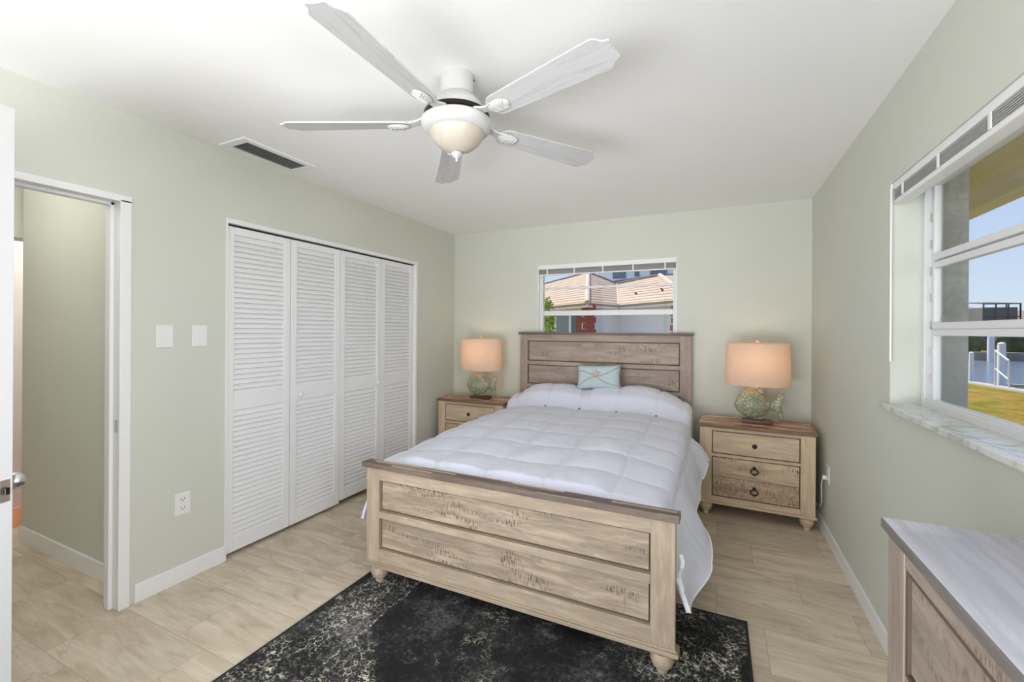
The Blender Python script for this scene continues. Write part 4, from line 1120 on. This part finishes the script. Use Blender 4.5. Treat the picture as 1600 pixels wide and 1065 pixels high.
# piling and dock
def piling(az, Y, ztopp, r, lb):
    o = empty('dock_piling', (az*Y, Y, -1.2)); tag(o, lb, 'piling', 'dock pilings')
    h = ztopp+1.2
    MB().lathe([(r*0.95, 0), (r, 0.3), (r*1.02, h-0.5*r-0.35), (r*0.92, h-0.5*r), (r*0.92, h-0.3*r)], n=16).build('post', M['pilewhite'], o, True)
    MB().lathe([(r*0.98, h-0.3*r), (r*0.60, h), (r*0.05, h+0.02)], n=16).build('piling_cap', M['pilewhite'], o, True)
piling(0.4296, 18.6, 1.10, 0.095, 'thick white dock piling beside the handrail')
piling(0.3925, 18.9, 0.78, 0.06, 'slim white dock piling beside the stucco wall')
piling(0.4165, 55.5, 1.15, 0.24, 'far white piling across the canal')
m = MB(); 
Yd = 19.0
m.box(7.0, 11.5, 19.1, 19.9, -0.55, -0.42)
m.box(7.1, 10.5, 21.3, 21.5, -0.50, -0.40)
tag(m.build('dock', M['dockwood']), 'low wooden boat dock beyond the seawall', 'dock')
m = MB()
A = Vector(at_az(0.4220, 17.2, -0.12)); B = Vector(at_az(0.4385, 16.6, -0.12))
m.tube([A, A+Vector((0, 0, 1.02))], 0.025); m.tube([B, B+Vector((0, 0, 0.76))], 0.025)
m.tube([A+Vector((0, 0, 1.02)), B+Vector((0, 0, 0.76))], 0.025); m.tube([A+Vector((0, 0, 0.50)), B+Vector((0, 0, 0.24))], 0.022)
tag(m.build('handrail', M['rail'], None, True), 'tubular dock handrail at the seawall', 'handrail')
# far bank
m = MB(); m.box(-10, 120, 57.0, 58.0, -1.3, -0.42)
tag(m.build('far_seawall', M['seadark']), 'dark seawall across the canal', 'seawall', kind='structure')
m = MB(); m.box(-10, 120, 58.0, 140, -0.9, -0.45)
tag(m.build('far_bank', M['grass']), 'grassy bank across the canal', 'bank', kind='structure')
def bush(name, c, rx, ry, rz, mat, label, cat, n=3, seed=1, group=None, lumps=0.35):
    rnd = random.Random(seed); m = MB()
    r_ = bmesh.ops.create_icosphere(m.b, subdivisions=n, radius=1.0)
    for v in r_['verts']:
        k = 1+lumps*noise.noise(Vector((v.co.x*2.4+seed, v.co.y*2.4, v.co.z*2.4))) + lumps*0.5*noise.noise(v.co*6+Vector((seed, 0, 0)))
        v.co = Vector((c[0]+v.co.x*rx*k, c[1]+v.co.y*ry*k, c[2]+v.co.z*rz*k))
    o = m.build(name, mat); tag(o, label, cat, group); return o
for i, (az, Y, rx, rz_) in enumerate(((0.382, 60.5, 1.4, 1.5), (0.440, 60.5, 1.3, 1.4), (0.500, 60.5, 1.5, 1.4))):
    bush('hedge', (az*Y, Y, 0.3), rx, 1.0, rz_, M['hedge'], ('dark hedge below the screened enclosure across the canal', 'dark hedge across the canal behind the far piling', 'dark hedge across the canal nearest the right edge')[i], 'hedge', 3, i+3)
# screened pool cage house
r = empty('screened_house', (0.408*66, 66, -0.45)); tag(r, 'two-storey house with dark screened pool enclosure across the canal', 'house')
MB().box(-3.4, 0.4, 1.5, 7, 0, 4.6).build('wall', M['farwall'], r)
m = MB(); m.slab([(-3.8, 1.0, 4.6), (0.6, 1.0, 4.6), (0.2, 6, 5.2), (-3.4, 6, 5.2)], 0.2); m.build('roof', M['farroof'], r)
m = MB()
for x in (-1.25, -0.3, 0.65, 1.55): m.box(x-0.05, x+0.05, -3.0, -2.9, 0, 5.0)
for z in (0.1, 1.9, 3.6, 4.95): m.box(-1.3, 1.6, -3.0, -2.9, z-0.05, z+0.05)
for y in (-2.95, -0.5, 1.4): m.box(1.5, 1.6, y-0.05, y+0.05, 0, 5.0)
m.slab([(-1.3, -3.0, 5.0), (1.6, -3.0, 5.0), (1.1, 1.4, 5.35), (-1.3, 1.4, 5.35)], 0.05)
m.build('cage_frame', M['slot'], r)
MB().box(-1.2, 1.5, -2.6, 1.3, 0, 4.6).build('screen', M['screen'], r)
MB().box(-2.6, -1.6, 1.45, 1.5, 2.4, 3.8).build('window', M['towerglass'], r)
r = empty('tile_roof_house', (0.452*72, 72, -0.45)); tag(r, 'low house with brown tile roof across the canal at the right edge', 'house')
MB().box(-1.0, 9, 0, 8, 0, 3.5).build('wall', M['farwall'], r)
m = MB(); m.slab([(-1.5, -0.8, 3.5), (9.8, -0.8, 3.5), (8.5, 4, 4.7), (-0.6, 4, 4.7)], 0.2); m.build('roof', M['farroof'], r)
MB().box(-0.5, 1.0, -0.05, 0.0, 1.2, 3.0).build('window', M['towerglass'], r)

# ------------------------------------------------------------------ neighbour house seen through the back window
nh = empty('neighbour_house', (0, 0, 0)); tag(nh, 'white neighbouring house with tan tile roof and red quoins behind the bed window', 'house')
A, L, V, Ee, P, Q, T, U = (-5.03, 18.34, 2.6), (-9.69, 22.37, 2.6), (-4.12, 20.45, 2.6), (-0.86, 17.42, 2.6), (-6.95, 25.5, 4.87), (-11.71, 28.77, 4.52), (-5.28, 25.71, 4.15), (-2.64, 23.58, 4.27)
m = MB()
m.slab([A, L, Q, P], 0.10); m.slab([A, P, T, V], 0.10); m.slab([V, T, U, Ee], 0.10); m.slab([Ee, U, (3.5, 24.5, 4.2), (3.5, 18.5, 2.6)], 0.10)
rf = m.build('roof', M['roof'], nh)
m = MB()
m.tube([A, P], 0.12, 8); m.tube([Ee, U], 0.12, 8)
m.build('hip_cap', M['ridge'], nh)
m = MB(); m.tube([V, T], 0.05, 6); m.build('valley', M['ridge'], nh)
m = MB(); m.tube([U, T], 0.10, 8); m.tube([P, T], 0.08, 8); m.tube([P, Q], 0.08, 8); m.build('ridge_cap', plain('dark_ridge', (0.20, 0.15, 0.13), 0.9), nh)
m = MB()
for az, zy, Y in ((-0.164, 0.0835, 21.6), (-0.111, 0.0845, 20.6)):
    pass
for (x, y, z) in ((-3.45, 21.3, 3.05), (-2.15, 20.15, 3.10)): m.tube([(x, y, z-0.05), (x, y, z+0.13), (x-0.08, y, z+0.17)], 0.04, 8)
m.build('vent_pipe', M['slot'], nh)
def wallseg(m, a, b, z0, z1, th=0.2, off=0.0):
    a = Vector((a[0], a[1])); b = Vector((b[0], b[1])); d = (b-a).normalized(); n_ = Vector((-d.y, d.x))
    if n_.y < 0: n_ = -n_
    a = a-n_*off; b = b-n_*off
    c_, d_ = b+n_*th, a+n_*th
    m.slab([(a.x, a.y, z1), (b.x, b.y, z1), (c_.x, c_.y, z1), (d_.x, d_.y, z1)], z1-z0)
Aw, Lw, Vw, Ew = (-5.10, 18.95), (-9.3, 22.6), (-4.25, 20.95), (-1.0, 18.0)
m = MB(); wallseg(m, Lw, Aw, -0.15, 2.5); wallseg(m, Aw, Vw, -0.15, 2.5); wallseg(m, Vw, (-0.9, 17.95), -0.15, 2.5); wallseg(m, (-0.95, 18.1), (3.3, 19.2), -0.15, 2.5)
m.build('wall', M['housewhite'], nh)
m = MB()
for a_, b_ in ((L, A), (A, V), (V, Ee)):
    wallseg(m, a_, b_, 2.40, 2.52, 0.05, -0.02)
m.build('fascia', M['housewhite'], nh)
for k in range(9):
    z = 0.12+k*0.27; w_ = 0.30 if k % 2 == 0 else 0.235
    MB().box(-5.10-w_, -5.10+w_, 18.72, 18.98, z, z+0.252, 0.01).build('quoin', M['brickred'], nh)
for k in range(8):
    z = 0.25+k*0.29; w_ = 0.10 if k % 2 == 0 else 0.06
    MB().box(-1.55-w_, -1.55+w_, 18.25, 18.50, z, z+0.235, 0.01).build('quoin', M['brickred'], nh)
# glazed porch left of the corner
d = (Vector(Aw)-Vector(Lw)).normalized()
def along(t, off): 
    p = Vector(Aw) - d*t; n_ = Vector((d.y, -d.x)); 
    if n_.y > 0: n_ = -n_
    return p + n_*off
def pane_on(name, t0, t1, z0, z1, mat, off=0.03):
    p, q = along(t1, off), along(t0, off); m = MB(); wallseg(m, p, q, z0, z1, 0.04); return m.build(name, mat, nh)
pane_on('red_panel', 0.62, 0.95, 0.0, 2.3, M['brickred'])
pane_on('window', 1.00, 1.45, 0.6, 2.25, plain('green_dark_glass', (0.09, 0.12, 0.11), 0.3))
pane_on('window', 1.65, 2.9, 0.6, 2.25, M['glassgrey'])
pane_on('window_mullion', 1.45, 1.65, 0.4, 2.35, M['housewhite'], 0.05)
# shrub in front of it: many leaves on a stem
def leafy(name, c, rx, rz_, n, label, mat, seed, size):
    rnd = random.Random(seed); r = empty(name, c); tag(r, label, 'shrub'); m = MB()
    for i in range(n):
        u = rnd.uniform(-1, 1); a = rnd.uniform(0, 2*PI); q = rnd.uniform(0.35, 1)**0.5; rr = math.sqrt(1-u*u)*q
        p = Vector((rx*rr*math.cos(a), rx*rr*math.sin(a), rz_*(1+u*q)+0.3))
        d1 = Vector((rnd.uniform(-1, 1), rnd.uniform(-1, 1), rnd.uniform(-.6, 1))).normalized()*size; d2 = d1.cross(Vector((rnd.random(), rnd.random(), rnd.random()))).normalized()*size*0.45
        vs = [m.b.verts.new(p+x) for x in (-d1, d2, d1, -d2)]; m.b.faces.new(vs)
    m.build('foliage', mat, r)
    MB().tube([(0, 0, 0), (0.02, 0, rz_)], 0.04, 8).build('stem', M['dockwood'], r)
leafy('shrub', (-4.55, 12.2, -0.15), 0.27, 1.12, 900, 'bright green leafy shrub outside the back window', M['shrub'], 4, 0.07)

# tower block beyond
tb = empty('apartment_block', (0, 0, 0)); tag(tb, 'pale apartment block with grey windows beyond the tiled roof', 'building')
MB().box(-14.4, 4, 58, 68, -0.15, 14).build('wall', M['towerwhite'], tb)
def twin(az0, az1, z0, z1): 
    Y = 58; MB().box(az0*Y, az1*Y, Y-0.15, Y+0.02, z0, z1).build('window', M['towerglass'], tb)
twin(-0.2145, -0.185, 8.3, 9.2); twin(-0.166, -0.156, 8.5, 9.1); twin(-0.132, -0.0975, 8.5, 9.3); twin(-0.2145, -0.185, 10.6, 11.8); twin(-0.132, -0.0975, 11.0, 12.0)
o = empty('dark_roof_house', (0, 0, 0)); tag(o, 'house with dark grey roof between the tiled roof and the apartment block', 'house')
m = MB(); m.slab([(-11.4, 50, 7.55), (-3.6, 50, 8.9), (2.5, 50, 7.3), (2.5, 50, 6.2), (-11.4, 50, 6.2)], 0.0001) if False else None
m.b.free(); m = MB()
f = [(-10.2, 6.9), (-5.3, 7.4), (1.0, 7.2)]
F = [m.b.verts.new((x, 48, z)) for x, z in f] + [m.b.verts.new((1.0, 48, 6.0)), m.b.verts.new((-10.9, 48, 6.0))]
B = [m.b.verts.new((v.co.x, 54, v.co.z)) for v in F]
m.b.faces.new(F); m.b.faces.new(B[::-1])
for i in range(5): m.b.faces.new((F[i], B[i], B[(i+1) % 5], F[(i+1) % 5]))
m.build('roof', plain('slate_roof', (0.17, 0.165, 0.18), 0.9), o)
MB().box(-10.5, 0.6, 48.4, 53.6, -0.15, 6.0).build('wall', M['farwall'], o)
